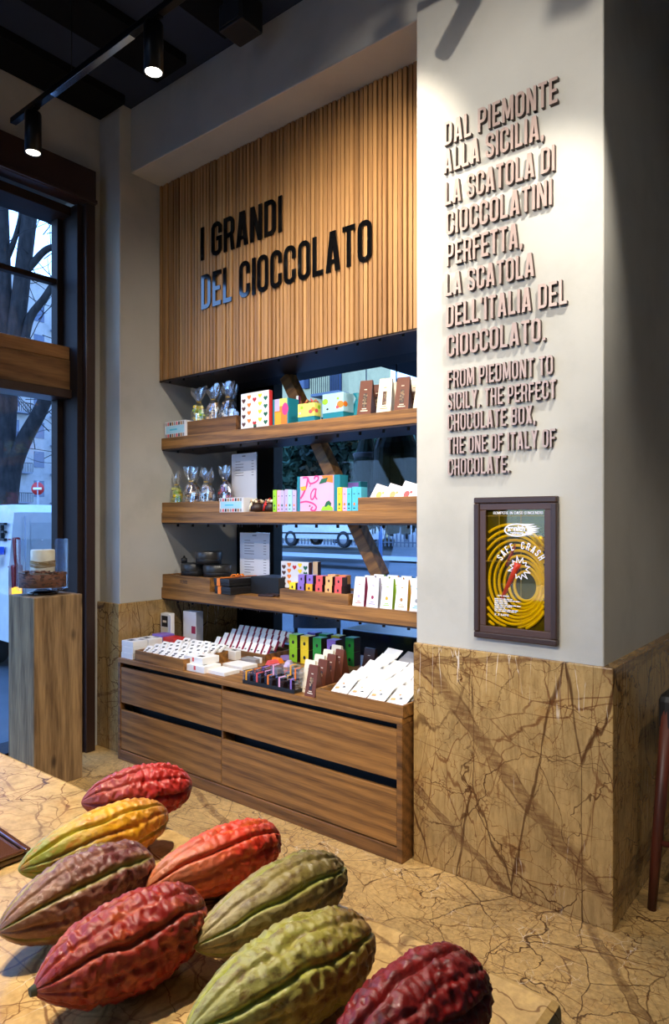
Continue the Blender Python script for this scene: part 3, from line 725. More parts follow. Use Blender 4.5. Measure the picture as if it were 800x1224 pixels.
# ================================================================== SHELVES AND BRACE
SHX0, SHX1, SHY0, SHY1 = XR+.003, XPL-.003, 3.0238, 3.365
SH = ((2.0562, 2.1343, 'top'), (1.5367, 1.6050, 'middle'), (1.0001, 1.0772, 'bottom'))
sw = (SHX1-SHX0)/2
for z0, z1, nm in SH:
    t = thing('wall_shelf', {'top': 'topmost thick walnut shelf board, just under the slats', 'middle': 'middle thick walnut shelf board at eye height', 'bottom': 'lowest thick walnut shelf board above the cabinet'}[nm], 'shelf', ((SHX0+SHX1)/2, SHY0, z0))
    bx(-sw, sw, 0, .30, 0, z1-z0, 0, .002).build('board', [M['walnut']], t)
    pl = MB().box(-sw, sw, .006, SHY1-SHY0, -.010, 0)
    for i in range(14): pl.lathe([(0, -.028), (.009, -.028), (.009, -.008)], (-sw+.12+i*.16, .05, 0), 8, 1)
    pl.build('steel_plate', [M['steel_dark'], M['black_metal']], t)
    bx(-sw, sw, .30, SHY1-SHY0, 0, z1-z0+.0, 0, .002).build('rear_rail', [M['steel_dark']], t)
pA, pB = onY(339, 449, 3.385), onY(451, 690, 3.385)
dv = (pB-pA).normalized(); L = (pB-pA).length
t = MB().box(-.040, .040, 0, .085, 0, L, 0, .003).build('diagonal_brace', [M['walnut']], None, pA)
t.rotation_euler = (0, math.atan2(dv.x, dv.z), 0)
tag(t, 'slanting walnut plank running down behind the three shelves', 'brace')

# ================================================================== TRACK LIGHTING
def track(y, x0, x1, label):
    t = thing('lighting_track', label, 'light track', ((x0+x1)/2, y, 3.845))
    hw = (x1-x0)/2
    bx(-hw, hw, -.018, .018, -.008, .024, 0, .003).build('rail', [M['black_metal']], t)
    for q in (-.75, -.1, .6): MB().tube([(hw*q, 0, .024), (hw*q, 0, CEIL-3.845)], .0022, 6).build('suspension_wire', [M['black_metal']], t)
    return t
t1 = track(1.92, -3.92, 1.1, 'black ceiling track with a pale cover strip in front of the beam')
p0, p1 = onY(63, 112, 1.92).x, onY(158, 36, 1.92).x
bx(p0+1.41, p1+1.41, -.017, .017, -.013, -.008, 0, .001).build('cover_strip', [flat('brushed_aluminium_strip', (222, 228, 238), .16, 1.0)], t1)
track(.50, -2.9, .9, 'black ceiling track above the marble counter')
track(-1.60, -2.6, 1.4, 'black ceiling track behind the marble counter')
spot_lbl = ['unlit looking black tube spotlight at the window end of the front track', 'glaring black tube spotlight, second from the window on the front track',
            'third black tube spotlight from the window on the front track', 'fourth black tube spotlight from the window on the front track',
            'first black tube spotlight from the window on the counter track', 'third black tube spotlight from the window on the counter track',
            'second black tube spotlight from the window on the counter track', 'fourth black tube spotlight from the window on the counter track',
            'black tube spotlight on the track behind the counter, nearer the window', 'black tube spotlight on the track behind the counter, farther from the window',
            'fifth black tube spotlight from the window on the front track']
for i, (p, dv, lo) in enumerate(LAMP_OBJ):
    t = thing('track_spotlight', spot_lbl[i], 'spotlight', p, 0, 'spotlights on the ceiling tracks')
    rot = dv.to_track_quat('-Z', 'Y').to_matrix().to_4x4()
    m = MB(); m2 = MB().lathe([(0, .11), (.040, .11), (.044, .10), (.044, -.115), (.040, -.115), (.038, -.09), (0, -.09)], n=28); m.merge(m2, rot); m.build('tube', [M['black_metal']], t)
    m = MB(); m.merge(MB().lathe([(0, -.088), (.037, -.092), (.037, -.112), (0, -.114)], n=24), rot); m.build('lamp_face', [M['lamp_face_dim'] if i == 0 else M['lamp_face']], t)
    m = MB().tube([(0, 0, .135), (0, 0, .10), tuple(rot @ Vector((0, 0, .07)))], .012, 10); m.box(-.05, .05, -.016, .016, .122, .137); m.build('mount', [M['black_metal']], t)
pbx = onZ(288, 20, CEIL-.10)
t = thing('ceiling_speaker', 'small black box speaker fixed under the ceiling by the beam', 'speaker', (pbx.x, pbx.y, CEIL))
bx(-.09, .09, -.08, .08, -.19, -.02, 0, .01).build('body', [M['black']], t)
bx(-.075, .075, -.086, -.08, -.175, -.035, 0, .003).build('grille', [flat('dark_grille_cloth', (26, 30, 36), .9)], t)
bx(-.02, .02, -.02, .02, -.02, 0).build('mount', [M['black_metal']], t)

# ================================================================== COCOA PODS ON THE COUNTER
def pod_material(name, left, right, mottle, furrow, tip):
    t = NT(name); v = t.coord(rnd=True)
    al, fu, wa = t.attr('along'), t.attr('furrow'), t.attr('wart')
    al2 = t.math('MULTIPLY_ADD', t.noise(v, 22, 4), .5, t.math('SUBTRACT', al, .25))
    c = t.ramp(al2, [(.10, srgb(*left)), (.62, srgb(*right)), (1.0, srgb(*tip))])
    mk = t.ramp(t.noise(t.coord((40, 85, 85), rnd=True), 1.0, 4, .65), [(.50, 0), (.66, .85)])
    c = t.mix(mk, c, srgb(*mottle))
    c = t.mix(t.math('MULTIPLY', t.math('POWER', fu, .6), t.ramp(t.noise(v, 30, 3), [(.3, .35), (.6, 1)])), c, srgb(*furrow))
    wart_pale = tuple(min(1, .5*p+.6*q+.04) for p, q in zip(srgb(*mottle), srgb(*right)))                       # paler skin on the tops of the warts
    c = t.mix(t.math('MULTIPLY', t.ramp(wa, [(.55, 0), (.9, .45)]), t.ramp(t.noise(v, 18, 3), [(.35, .1), (.65, 1)])), c, wart_pale)
    c = t.mix(t.ramp(t.noise(v, 60, 3), [(.60, 0), (.70, .5)]), c, tuple(.45*q for q in srgb(*mottle)))
    t.bsdf(c, t.ramp(t.noise(v, 45, 3), [(.35, .27), (.65, .50)]), 0, .5, Normal=t.bump(t.noise(v, 230, 5, .7), .5, .002)); return t.m
def make_pod(label, uA, vA, uB, vB, R, roll, seed, cols, smooth_left=.25, stem=False, wart=1.0):
    R *= 1.07
    A, B = onZ(uA, vA, ZC+R*.80), onZ(uB, vB, ZC+R*.95)
    mid = (A+B)/2; L = (B-A).length; ax = (B-A).normalized()
    NU, NV = 150, 130; V = []; al = []; fu = []; wa = []; off = Vector((seed*3.7, seed*1.3, 0)); tm = .56
    for i in range(NU+1):
        t = i/NU; t = .5-.5*math.cos(PI*t) if True else t
        if t < tm: q = 1-t/tm; r = max(0, 1-q**2.1)**.62
        else: q = (t-tm)/(1-tm); r = max(0, 1-q**2.6)**.56
        env = min(1, max(.12, (t-smooth_left*.4)/max(.05, smooth_left)))
        endf = min(1, r*1.6)
        for k in range(NV):
            ph = 2*PI*k/NV; p0 = Vector(((t-.5)*L, R*r*math.cos(ph), R*r*math.sin(ph)))
            wob = .16*noise.noise(Vector((t*5, math.cos(ph)*1.5, math.sin(ph)*1.5))+off)
            m_ = math.exp(-(math.cos(2.5*(ph+wob)+seed)/.17)**2); s_ = math.exp(-(math.sin(2.5*(ph+wob)+seed)/.20)**2)
            n1 = noise.noise(p0*76+off); n2 = noise.noise(Vector((p0.x*170, p0.y*85, p0.z*85))+off); n3 = noise.noise(p0*26+off); n4 = noise.noise(p0*190+off)
            rid = (1-abs(n1)*2.2)
            h = (-.15*m_-.075*s_)*endf*R + ((rid*.0024+n2*.0028)*env+n3*.0024+n4*.0013)*(1-.45*m_)*wart*endf
            rr = R*r+h
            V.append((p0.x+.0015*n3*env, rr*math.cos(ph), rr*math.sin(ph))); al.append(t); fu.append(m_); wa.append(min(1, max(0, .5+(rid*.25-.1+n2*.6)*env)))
    fs = [(i*NV+k, i*NV+(k+1) % NV, (i+1)*NV+(k+1) % NV, (i+1)*NV+k) for i in range(NU) for k in range(NV)]
    mb = MB().add(V, fs, 0, True)
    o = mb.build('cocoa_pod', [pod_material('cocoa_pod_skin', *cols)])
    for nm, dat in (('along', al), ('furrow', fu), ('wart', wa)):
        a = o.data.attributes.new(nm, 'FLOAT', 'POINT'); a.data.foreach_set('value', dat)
    yv = Vector((0, 0, 1)).cross(ax).normalized(); zv = ax.cross(yv)
    m3 = Matrix((ax, yv, zv)).transposed()
    o.rotation_euler = (m3 @ Matrix.Rotation(roll, 3, 'X')).to_euler(); o.location = mid
    # sit on the stone
    low = min((o.rotation_euler.to_matrix() @ Vector(p)).z for p in V[::7]); o.location.z = ZC-low+.0004
    if stem:
        MB().tube([(-L/2-.004, 0, 0), (-L/2+.003, 0, 0), (-L/2+.008, 0, 0)], [.0045, .0065, .009], 14).build('stem', [flat('dark_green_stem', (62, 62, 34), .7)], o)
    return tag(o, label, 'cocoa pod', 'cocoa pods on the marble counter')
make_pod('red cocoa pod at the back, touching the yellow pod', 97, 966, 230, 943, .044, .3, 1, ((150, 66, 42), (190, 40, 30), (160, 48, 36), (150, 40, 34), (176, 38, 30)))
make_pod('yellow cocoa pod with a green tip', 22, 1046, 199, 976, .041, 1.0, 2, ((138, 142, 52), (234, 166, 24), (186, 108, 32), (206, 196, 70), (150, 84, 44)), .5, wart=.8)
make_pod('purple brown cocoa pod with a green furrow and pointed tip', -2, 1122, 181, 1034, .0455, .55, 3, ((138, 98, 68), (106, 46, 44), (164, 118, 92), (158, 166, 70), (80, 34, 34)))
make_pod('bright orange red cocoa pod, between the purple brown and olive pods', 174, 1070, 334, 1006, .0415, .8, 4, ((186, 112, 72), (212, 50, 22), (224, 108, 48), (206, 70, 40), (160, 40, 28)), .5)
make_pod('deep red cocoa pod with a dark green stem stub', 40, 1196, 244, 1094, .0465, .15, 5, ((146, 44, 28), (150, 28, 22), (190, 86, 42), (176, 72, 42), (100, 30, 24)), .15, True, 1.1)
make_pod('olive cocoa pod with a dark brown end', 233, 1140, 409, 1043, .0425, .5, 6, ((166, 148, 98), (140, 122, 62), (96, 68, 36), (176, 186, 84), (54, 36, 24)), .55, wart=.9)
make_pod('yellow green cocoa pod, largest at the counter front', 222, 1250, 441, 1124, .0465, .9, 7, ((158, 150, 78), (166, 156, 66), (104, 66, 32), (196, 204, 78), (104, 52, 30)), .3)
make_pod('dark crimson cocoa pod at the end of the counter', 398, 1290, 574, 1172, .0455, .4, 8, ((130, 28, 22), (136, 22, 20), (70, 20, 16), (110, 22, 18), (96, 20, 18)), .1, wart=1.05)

# glossy brown tray lying at the counter's street end
qa, qb, qc = onZ(37.5, 1013, ZC+.016), onZ(26, 1044, ZC+.016), onZ(-62, 946, ZC+.016)
t = thing('serving_tray', 'shiny dark brown serving tray at the counter edge beside the yellow pod', 'tray', (qa.x, qa.y, ZC))
tb = flat('polished_brown_lacquer', (84, 50, 36), .06, 0, .9)
e1, e2 = (qc-qa).normalized(), (qb-qa); L1, L2 = (qc-qa).length, .16
e2 = (e2-e1*e2.dot(e1)).normalized()
mt = Matrix(((e1.x, e2.x, 0, 0), (e1.y, e2.y, 0, 0), (0, 0, 1, 0), (0, 0, 0, 1)))
MB().merge(bx(0, L1, 0, L2, 0, .010, 0, .003), mt).build('base', [tb], t)
rim = MB().box(0, L1, 0, .010, .0102, .016, 0, .003).box(0, L1, L2-.010, L2, .0102, .016, 0, .003).box(0, .010, .0102, L2-.0102, .0102, .016, 0, .003).box(L1-.010, L1, .0102, L2-.0102, .0102, .016, 0, .003)
MB().merge(rim, mt).build('rim', [tb], t)

# ================================================================== GOODS: builders
def heart(cx, cz, s):
    P = []
    for i in range(18):
        q = 2*PI*i/18; P.append((cx+s*.058*16*math.sin(q)**3, cz+s*.058*(13*math.cos(q)-5*math.cos(2*q)-2*math.cos(3*q)-math.cos(4*q))))
    return P
def disc(cx, cz, r, n=12, k=1.0): return [(cx+r*math.cos(2*PI*i/n), cz+r*k*math.sin(2*PI*i/n)) for i in range(n)]
def quad(x0, z0, x1, z1): return [(x0, z0), (x1, z0), (x1, z1), (x0, z1)]
E_ = -.0006
def place_box(name, label, cat, u0, u1, vt, zb, Yf, dep, mats, faces, group=None, bev=.002, rotz=0):
    """a box whose front spans columns u0..u1 on the plane y = Yf and whose top is seen at row vt; local origin at front base centre"""
    x0, x1 = Xa(u0, Yf), Xa(u1, Yf); z1 = onY((u0+u1)/2, vt, Yf).z
    w2, h = (x1-x0)/2, z1-zb
    mb = bx(-w2, w2, 0, dep, 0, h, faces, bev)
    o = mb.build(name, mats, None, ((x0+x1)/2, Yf, zb)); o.rotation_euler = (0, 0, rotz)
    tag(o, label, cat, group); return o, w2, h
def tray(name, label, X0, X1, Y0, Y1, z, h, mat=None, th=.012, group=None):
    t = thing(name, label, 'tray', ((X0+X1)/2, Y0, z), 0, group); w2 = (X1-X0)/2; d = Y1-Y0; m = [mat or M['walnut']]
    bx(-w2, w2, 0, th, 0, h, 0, .0015).build('front_board', m, t); bx(-w2, w2, d-th, d, 0, h, 0, .0015).build('back_board', m, t)
    bx(-w2, -w2+th, th, d-th, 0, h, 0, .0015).build('side_board', m, t); bx(w2-th, w2, th, d-th, 0, h, 0, .0015).build('side_board', m, t)
    bx(-w2+th, w2-th, th, d-th, 0, .008).build('tray_bottom', m, t); return t
def print_on(o, polys, name='print', mats=None):
    mb = MB()
    for k, (poly, mi) in enumerate(polys): mb.flatpoly(poly, E_-.00002*k, mi)
    return mb.build(name, mats, o)
def cello_bag(label, loc, h, cols, group, rotz=0, r=.046):
    t = thing('cellophane_bag', label, 'sweet bag', loc, rotz, group)
    nz = h*.66; f = MB(); n = 24; P = []
    prof = [(0, .9), (.02, 1.0), (nz*.55, 1.02), (nz*.85, .7), (nz, .30), (nz*1.03, .26), (nz*1.10, .45), (h*.86, .85), (h, 1.05)]
    for j, (z, k) in enumerate(prof):
        for i in range(n):
            a = 2*PI*i/n; fl = .55 if z <= nz else .55-.28*(z-nz)/(h-nz); cr = 1+(.10 if z <= nz else .16)*math.sin(a*5+j*1.3+rnd.random()*.8)
            zz = z+(.018*math.sin(a*3+loc[0]*50) if j == len(prof)-1 else 0)
            P.append((r*k*cr*math.cos(a), r*k*cr*fl*math.sin(a), zz))
    f.add(P, [(j*n+i, j*n+(i+1) % n, (j+1)*n+(i+1) % n, (j+1)*n+i) for j in range(len(prof)-1) for i in range(n)], 0, False)
    s = MB()
    for k in range(38):
        z = .014+(nz*.84-.014)*(k/38); kk = .78 if z < nz*.55 else .5; a = rnd.random()*6.28; q = math.sqrt(rnd.random())
        mt = Matrix.Rotation(rnd.random()*3, 4, 'Z') @ Matrix.Rotation(rnd.random()*2-1, 4, 'X')
        s.ball((r*kk*q*math.cos(a), r*kk*q*.5*math.sin(a), z), (.019, .014, .013), 8, 6, rnd.randrange(len(cols)), mt)
    o = s.build('sweets', cols, t); o['kind'] = 'stuff'
    MB().lathe([(r*.24+.003*math.cos(q*PI/4), nz*1.01+.003*math.sin(q*PI/4)) for q in range(8)], n=14, closed=True).build('tie', [M['gold']], t)
    f.build('film', [M['film']], t); return t
def gable_bag(name, label, loc, w, d, h, mats, group=None, rotz=0, window=True, prints=True, top=.012):
    """paper bag folded to a ridge: mats = front, side, print, window"""
    t = thing(name, label, 'chocolate bag', loc, rotz, group); w2, tw, d2, tp = w/2, w/2*.88, d/2, top/2
    P = [(-w2, -d2, 0), (w2, -d2, 0), (w2, d2, 0), (-w2, d2, 0), (-tw, -tp, h), (tw, -tp, h), (tw, tp, h), (-tw, tp, h)]
    # gusseted sides pinch inwards
    P += [(-w2*.93, 0, h*.10), (w2*.93, 0, h*.10), (-tw*.86, 0, h*.82), (tw*.86, 0, h*.82)]
    MB().add(P[:8], [(0, 1, 5, 4), (2, 3, 7, 6), (4, 5, 6, 7), (0, 3, 2, 1)], 0).build('paper_bag', [mats[0]], t)
    g = MB().add([P[k] for k in (1, 2, 6, 5, 9, 11)], [(0, 1, 4), (1, 2, 5, 4), (2, 3, 5), (3, 0, 4, 5)], 0)
    g.add([P[k] for k in (0, 3, 7, 4, 8, 10)], [(0, 1, 4), (1, 2, 5, 4), (2, 3, 5), (3, 0, 4, 5)], 0); g.build('gusset', [mats[1]], t)
    def fp(x, z): return (x, -d2+(d2-tp)*z/h-.0008, z)
    pm = MB()
    if window:
        pm.add([fp(-w*.14, h*.22), fp(w*.14, h*.22), fp(w*.13, h*.62), fp(-w*.13, h*.62)], [(0, 1, 2, 3)], 1)
        for k in range(14): x, z = (rnd.random()-.5)*w*.2, h*(.25+.34*rnd.random()); pm.add([fp(x+.006*math.cos(a), z+.006*math.sin(a)) for a in (0, 1.05, 2.1, 3.14, 4.2, 5.2)], [(0, 1, 2, 3, 4, 5)], 2)
    if prints:
        for (z, ww, mi) in ((.10, .26, 0), (.16, .16, 0), (.72, .10, 0)): pm.add([fp(-w*ww, h*z), fp(w*ww, h*z), fp(w*ww, h*(z+.025)), fp(-w*ww, h*(z+.025))], [(0, 1, 2, 3)], mi)
    if pm.f: pm.build('label_print', [mats[2], mats[3], M['nut']], t)
    return t

# ------------------------------------------------------------------ top shelf
Z1, Z2, Z3 = SH[0][1], SH[1][1], SH[2][1]
def striped(o, w2, h):
    P = []
    for k in range(9):
        x = -w2+.008+k*(2*w2-.016)/9; mi = k % 4
        P += [(quad(x, h*.04, x+(2*w2)/14, h*.24), mi), (quad(x, h*.76, x+(2*w2)/14, h*.96), mi)]
    P += [(quad(-w2*.86, h*.27, w2*.86, h*.73), 4), (quad(-w2*.5, h*.45, w2*.2, h*.55), 5)]
    print_on(o, P, 'stripe_print', [M['greycard'], M['coral'], M['ink'], M['kraft'], M['paleblue'], M['aqua']])
o, w2, h = place_box('sweet_box', 'small striped box with a pale blue label at the window end of the top shelf', 'sweet box', 197, 222, 503.5, Z1, 3.045, .06, [M['paper']], 0); striped(o, w2, h)
tx0, tx1 = Xa(223.5, 3.06), Xa(282, 3.06)
tray('goods_tray', 'dark walnut tray of sweet bags on the top shelf', tx0, tx1, 3.06, 3.33, Z1, onY(250, 500.5, 3.06).z-Z1, M['walnut_edge'])
sweet_sets = [[M['lemon'], M['lime'], M['yellow']], [M['offwhite'], M['nut'], M['peach']], [M['choc'], M['nut'], M['white']], [M['white'], M['greycard'], M['choc']], [M['dkchoc'], M['white'], M['nut']], [M['choc'], M['white'], M['coral']]]
names6 = ['lemon yellow sweets', 'cream and tan sweets', 'brown and tan sweets', 'white and grey sweets', 'dark and white sweets', 'brown, white and coral sweets']
for k in range(5):
    x = tx0+.055+k*.074; zb = Z1+.060
    cello_bag('cellophane bag of %s, %s from the window, top shelf tray' % (names6[k], ORD[k]), (x, 3.12+.10*(k % 2), zb), .27, sweet_sets[k], 'sweet bags on the top shelf', rnd.uniform(-.25, .25), .062)
def hearts(o, w2, h, dark=False):
    P = []; cols = [2, 0, 1, 3, 4]
    for i in range(5):
        for j in range(4):
            x = -w2*.78+i*w2*.39; z = h*(.17+.22*j)-(h*.09 if i % 2 == 0 else 0)+h*.09*(i % 2 == 1)*0+h*.05
            if i == 2 and j in (1, 2): continue
            P.append((heart(x, z, min(.0185, w2*.17)), cols[i]))
    P.append((quad(-w2*.08, 0.002, w2*.14, h*.10), 5))
    P.append((quad(-w2*.06, h*.05, w2*.12, h*.10), 4))
    print_on(o, P, 'heart_print', [M['orange'], M['red'], M['choc'], M['yellow'], M['dkgreen'], M['ink']])
def box_with_side(name, label, u0, u1, us, vt, zb, Yf, mats, faces, **k):
    x1 = Xa(u1, Yf); kx, ky = ray(us); dep = max(.012, x1*ky/kx-Yf)
    return place_box(name, label, 'gift box', u0, u1, vt, zb, Yf, dep, mats, faces, **k)
o, w2, h = box_with_side('gift_box', 'white gift box printed with rows of coloured hearts, red side, on the top shelf', 288, 321.5, 326, 468.5, Z1, 3.045, [M['white'], M['red']], [0, 0, 1, 1, 0, 0]); hearts(o, w2, h)
o, w2, h = box_with_side('gift_box', 'teal gift box with orange and pink front on the top shelf', 326, 344.5, 357.5, 476.5, Z1, 3.07, [M['teal']], 0)
print_on(o, [(quad(-w2*.72, .002, w2*.88, h-.001), 0), (quad(-w2*.72, h*.55, -w2*.1, h-.001), 2), (quad(-w2*.1, h*.72, w2*.88, h-.001), 3), (disc(w2*.62, h*.60, .026, 14, 1.5), 1), (quad(-w2*.68, .004, w2*.1, h*.5), 4)], 'panel_print', [M['orange'], M['pink'], M['lilac'], M['lemon'], M['amber']])
o, w2, h = box_with_side('gift_box', 'small white and red box standing behind the teal box, top shelf', 354, 357, 359.5, 473, Z1, 3.22, [M['white'], M['wine']], [0, 0, 1, 1, 0, 0])
def lidded(label, u0, u1, us, vt, vs, Yf, lidm, spots):
    x1 = Xa(u1, Yf); kx, ky = ray(us); dep = x1*ky/kx-Yf; x0 = Xa(u0, Yf); um = (u0+u1)/2
    zt, zs = onY(um, vt, Yf).z, onY(um, vs, Yf).z; w2 = (x1-x0)/2
    t = thing('gift_box', label, 'gift box', ((x0+x1)/2, Yf, Z1))
    bx(-w2+.002, w2-.002, .002, dep-.002, 0, zs-Z1+.005, 0, .001).build('base', [M['teal']], t)
    l = bx(-w2, w2, 0, dep, zs-Z1, zt-Z1, 0, .002).build('lid', [lidm], t)
    h = zt-Z1
    mb = MB()
    for k, (fx, fz, r, mi, side) in enumerate(spots):
        pl = disc(0, 0, r, 10)
        if side: mb.add([(w2-E_, dep*fx+p[0], zs-Z1+(zt-zs)*fz+p[1]*.8) for p in pl], [tuple(range(10))], mi)
        else: mb.add([(w2*fx+p[0], E_-.0001*k, zs-Z1+(zt-zs)*fz+p[1]*.8) for p in pl], [tuple(range(10))], mi)
    mb.build('flower_print', [M['coral'], M['lime'], M['lilac'], M['ink'], M['orange']], l)
    return t, w2, dep, h
t, w2, dep, h = lidded('lemon yellow gift box with red flowers, a bow and teal base, top shelf', 356, 376, 384, 482, 498, 3.06, M['lemon'], [(.55, .35, .016, 0, 0), (-.5, .7, .012, 1, 0), (-.75, .3, .009, 2, 0), (.85, .5, .016, 4, 0), (.3, .4, .015, 0, 1), (.7, .7, .014, 1, 1)])
bow = MB()
for k in range(6):
    a = k*PI/3; bow.tube([(w2*.3, dep*.5, h), (w2*.3+.03*math.cos(a), dep*.5+.03*math.sin(a), h+.022), (w2*.3+.045*math.cos(a+.3), dep*.5+.045*math.sin(a+.3), h+.004)], .004, 6, k % 2)
bow.build('bow', [M['kraft'], M['coral']], t)
t, w2, dep, h = lidded('pale blue gift box with orange flower and teal base, top shelf', 385.5, 410.5, 423, 470, 493, 3.06, M['paleblue'], [(.72, .38, .026, 4, 0), (.45, .25, .012, 0, 0), (-.72, .6, .022, 1, 0), (-.5, .2, .008, 3, 0), (.5, .7, .010, 1, 0), (.2, .4, .02, 4, 1)])
p = onY(419.5, 488, 3.12)
t = thing('gift_pouch', 'teal pyramid pouch tied at the top beside the pale blue box', 'pouch', (p.x, 3.19, Z1))
MB().add([(-.045, -.04, 0), (.045, -.04, 0), (.045, .04, 0), (-.045, .04, 0), (-.013, -.012, .115), (.013, -.012, .115), (.013, .012, .115), (-.013, .012, .115)], [(0, 1, 5, 4), (1, 2, 6, 5), (2, 3, 7, 6), (3, 0, 4, 7), (0, 3, 2, 1)]).build('pouch', [M['teal']], t)
MB().lathe([(.012, .113), (.016, .120), (.012, .127), (.030, .155), (.0, .14)], n=10).build('tied_top', [M['teal']], t)
BB = [M['brown_bag'], M['choc'], M['offwhite'], M['dkchoc']]; CB = [M['offwhite'], M['offwhite'], M['kraft'], M['choc']]
def shelf_bag(kind, label, u0, u1, vt, Y, zb, d=.10, rotz=.25):
    x0, x1 = Xa(u0, Y), Xa(u1, Y); h = onY((u0+u1)/2, vt, Y+.03).z-zb
    return gable_bag('chocolate_bag', label, ((x0+x1)/2, Y+d/2, zb), (x1-x0)*.95, d, h, BB if kind == 'b' else CB, 'chocolate bags on the top shelf', rotz)
shelf_bag('b', 'brown chocolate bag next to the teal pouch on the top shelf', 425, 440, 455, 3.04, Z1)
shelf_bag('b', 'brown chocolate bag behind the cream window bag, top shelf', 440, 453, 460, 3.17, Z1, .09)
shelf_bag('c', 'cream chocolate bag with a dark window between two brown bags', 448, 464, 452.5, 3.04, Z1)
shelf_bag('c', 'cream chocolate bag standing behind the brown bag, top shelf', 458, 472, 457, 3.18, Z1, .09)
shelf_bag('b', 'brown chocolate bag with the second dark window, between cream bags', 469, 485, 450.5, 3.04, Z1)
shelf_bag('c', 'cream chocolate bag behind the last brown bag, top shelf', 484, 498, 453, 3.16, Z1, .09)
shelf_bag('c', 'cream chocolate bag at the pillar end of the top shelf', 493, 512, 449, 3.04, Z1, .10, .05)

# ------------------------------------------------------------------ middle shelf
tx0, tx1 = SHX0+.004, Xa(262, 3.026)
hh = onY(225, 600, 3.026).z-Z2
tray('goods_tray', 'walnut tray of sweet bags at the window end of the middle shelf', tx0, tx1, 3.026, 3.31, Z2, hh)
for k in range(6):
    x = tx0+.055+k*.080
    cello_bag('cellophane bag of %s, %s from the window, middle shelf tray' % (names6[k], ORD[k]), (x, 3.11+.10*(k % 2), Z2+.045), .235+.015*(k % 3), sweet_sets[k], 'sweet bags on the middle shelf', rnd.uniform(-.25, .25), .062)
def price_sheet(label, u0, u1, vt, vb, Y, zb, rows):
    x0, x1 = Xa(u0, Y), Xa(u1, Y); z1 = onY((u0+u1)/2, vt, Y).z; z0 = zb
    w2, h = (x1-x0)/2, z1-z0
    t = thing('price_sheet', label, 'sign', ((x0+x1)/2, Y, zb))
    bx(-w2-.003, w2+.003, .002, .006, 0, h+.003).build('clear_stand', [M['clear_plastic']], t)
    bx(-w2-.003, w2+.003, .006, .06, 0, .003).build('stand_foot', [M['clear_plastic']], t)
    s = bx(-w2, w2, 0, .0015, .004, h).build('sheet', [M['paper']], t)
    mb = MB(); mb.flatpoly(quad(-w2*.14, h*.945, w2*.14, h*.965), E_)
    for k in range(rows):
        z = h*.86-k*h*.047; ww = w2*(.4+.3*abs(math.sin(k*2.1)))
        if k % 7 == 6: continue
        mb.flatpoly(quad(-w2*.68, z, -w2*.68+ww, z+h*.012), E_); mb.flatpoly(quad(w2*.62, z, w2*.8, z+h*.012), E_)
    mb.build('printed_lines', [M['grey_ink']], s)
price_sheet('white printed sheet standing on the middle shelf behind the striped box', 277, 306.5, 542, 595, 3.27, Z2, 6)
o, w2, h = place_box('sweet_box', 'striped box with a pale blue label below the white sheet, middle shelf', 'sweet box', 262, 291, 595, Z2, 3.03, .09, [M['paper']], 0); striped(o, w2, h)
def sweet_parcel(label, u, Y, ribbon, w=.075):
    x = Xa(u, Y); t = thing('sweet_parcel', label, 'gift parcel', (x, Y+.045, Z2))
    s = MB().lathe([(0, 0), (w*.5, .004), (w*.56, .03), (w*.42, .058), (0, .062)], n=16); s.build('basket', [M['dkchoc']], t)
    q = MB()
    for k in range(26):
        a = rnd.random()*6.28; rr = w*.5*math.sqrt(rnd.random()); q.ball((rr*math.cos(a), rr*math.sin(a), .060+.012*rnd.random()), .010, 7, 5, k % 3)
    o = q.build('sweets', [M['offwhite'], M['choc'], M['nut']], t); o['kind'] = 'stuff'
    r = MB().tube([(-.02, -w*.5-.004, .008), (-.012, -w*.57, .035), (-.006, -w*.42, .066), (0, 0, .084)], .007, 6)
    r.ball((-.008, -w*.54, .045), (.014, .006, .010), 8, 6); r.build('ribbon', [ribbon], t)
sweet_parcel('dark sweet parcel with a cream ribbon, next to the striped box', 301, 3.04, M['offwhite'], .085)
sweet_parcel('dark sweet parcel with a red ribbon, beside the lime bar', 317.5, 3.04, M['red'], .075)
def bars(u0, u1, cols, names, vt, Y, where, dep=.06):
    n = len(cols); xs = [Xa(u0, Y)+(Xa(u1, Y)-Xa(u0, Y))*k/n for k in range(n+1)]; h = onY((u0+u1)/2, vt, Y).z-Z2
    for k in range(n):
        wd = xs[k+1]-xs[k]; wf = wd*.46
        o = bx(-wf, wf, 0, dep, 0, h-(k % 3)*.003, 0, .002).build('chocolate_bar', [cols[k]], None, ((xs[k]+xs[k+1])/2, Y+.004*(k % 2), Z2))
        tag(o, '%s chocolate bar on edge, %s' % (names[k], where[k]), 'chocolate bar', 'chocolate bars on the middle shelf')
        hz = h-.006
        print_on(o, [(disc(0, hz*.30, wf*.42, 10, 1.3), 0), (quad(-wf*.3, hz*.72, wf*.3, hz*.76), 1), (quad(-wf*.4, hz*.10, wf*.4, hz*.14), 1)], 'print', [M['orange'] if k % 2 else M['dkgreen'], M['ink']])
bars(326, 353.5, [M['lime'], M['palepink'], M['lilac'], M['lilac'], M['paleblue'], M['lilac']], ['lime', 'pale pink', 'wide lilac', 'lilac', 'pale blue', 'thin lilac'], 585, 3.05,
     ['first of its row by the red ribboned parcel', 'right after the lime bar', 'right after the pale pink bar', 'fourth from the lime bar', 'second from the big pink box', 'touching the big pink box'])
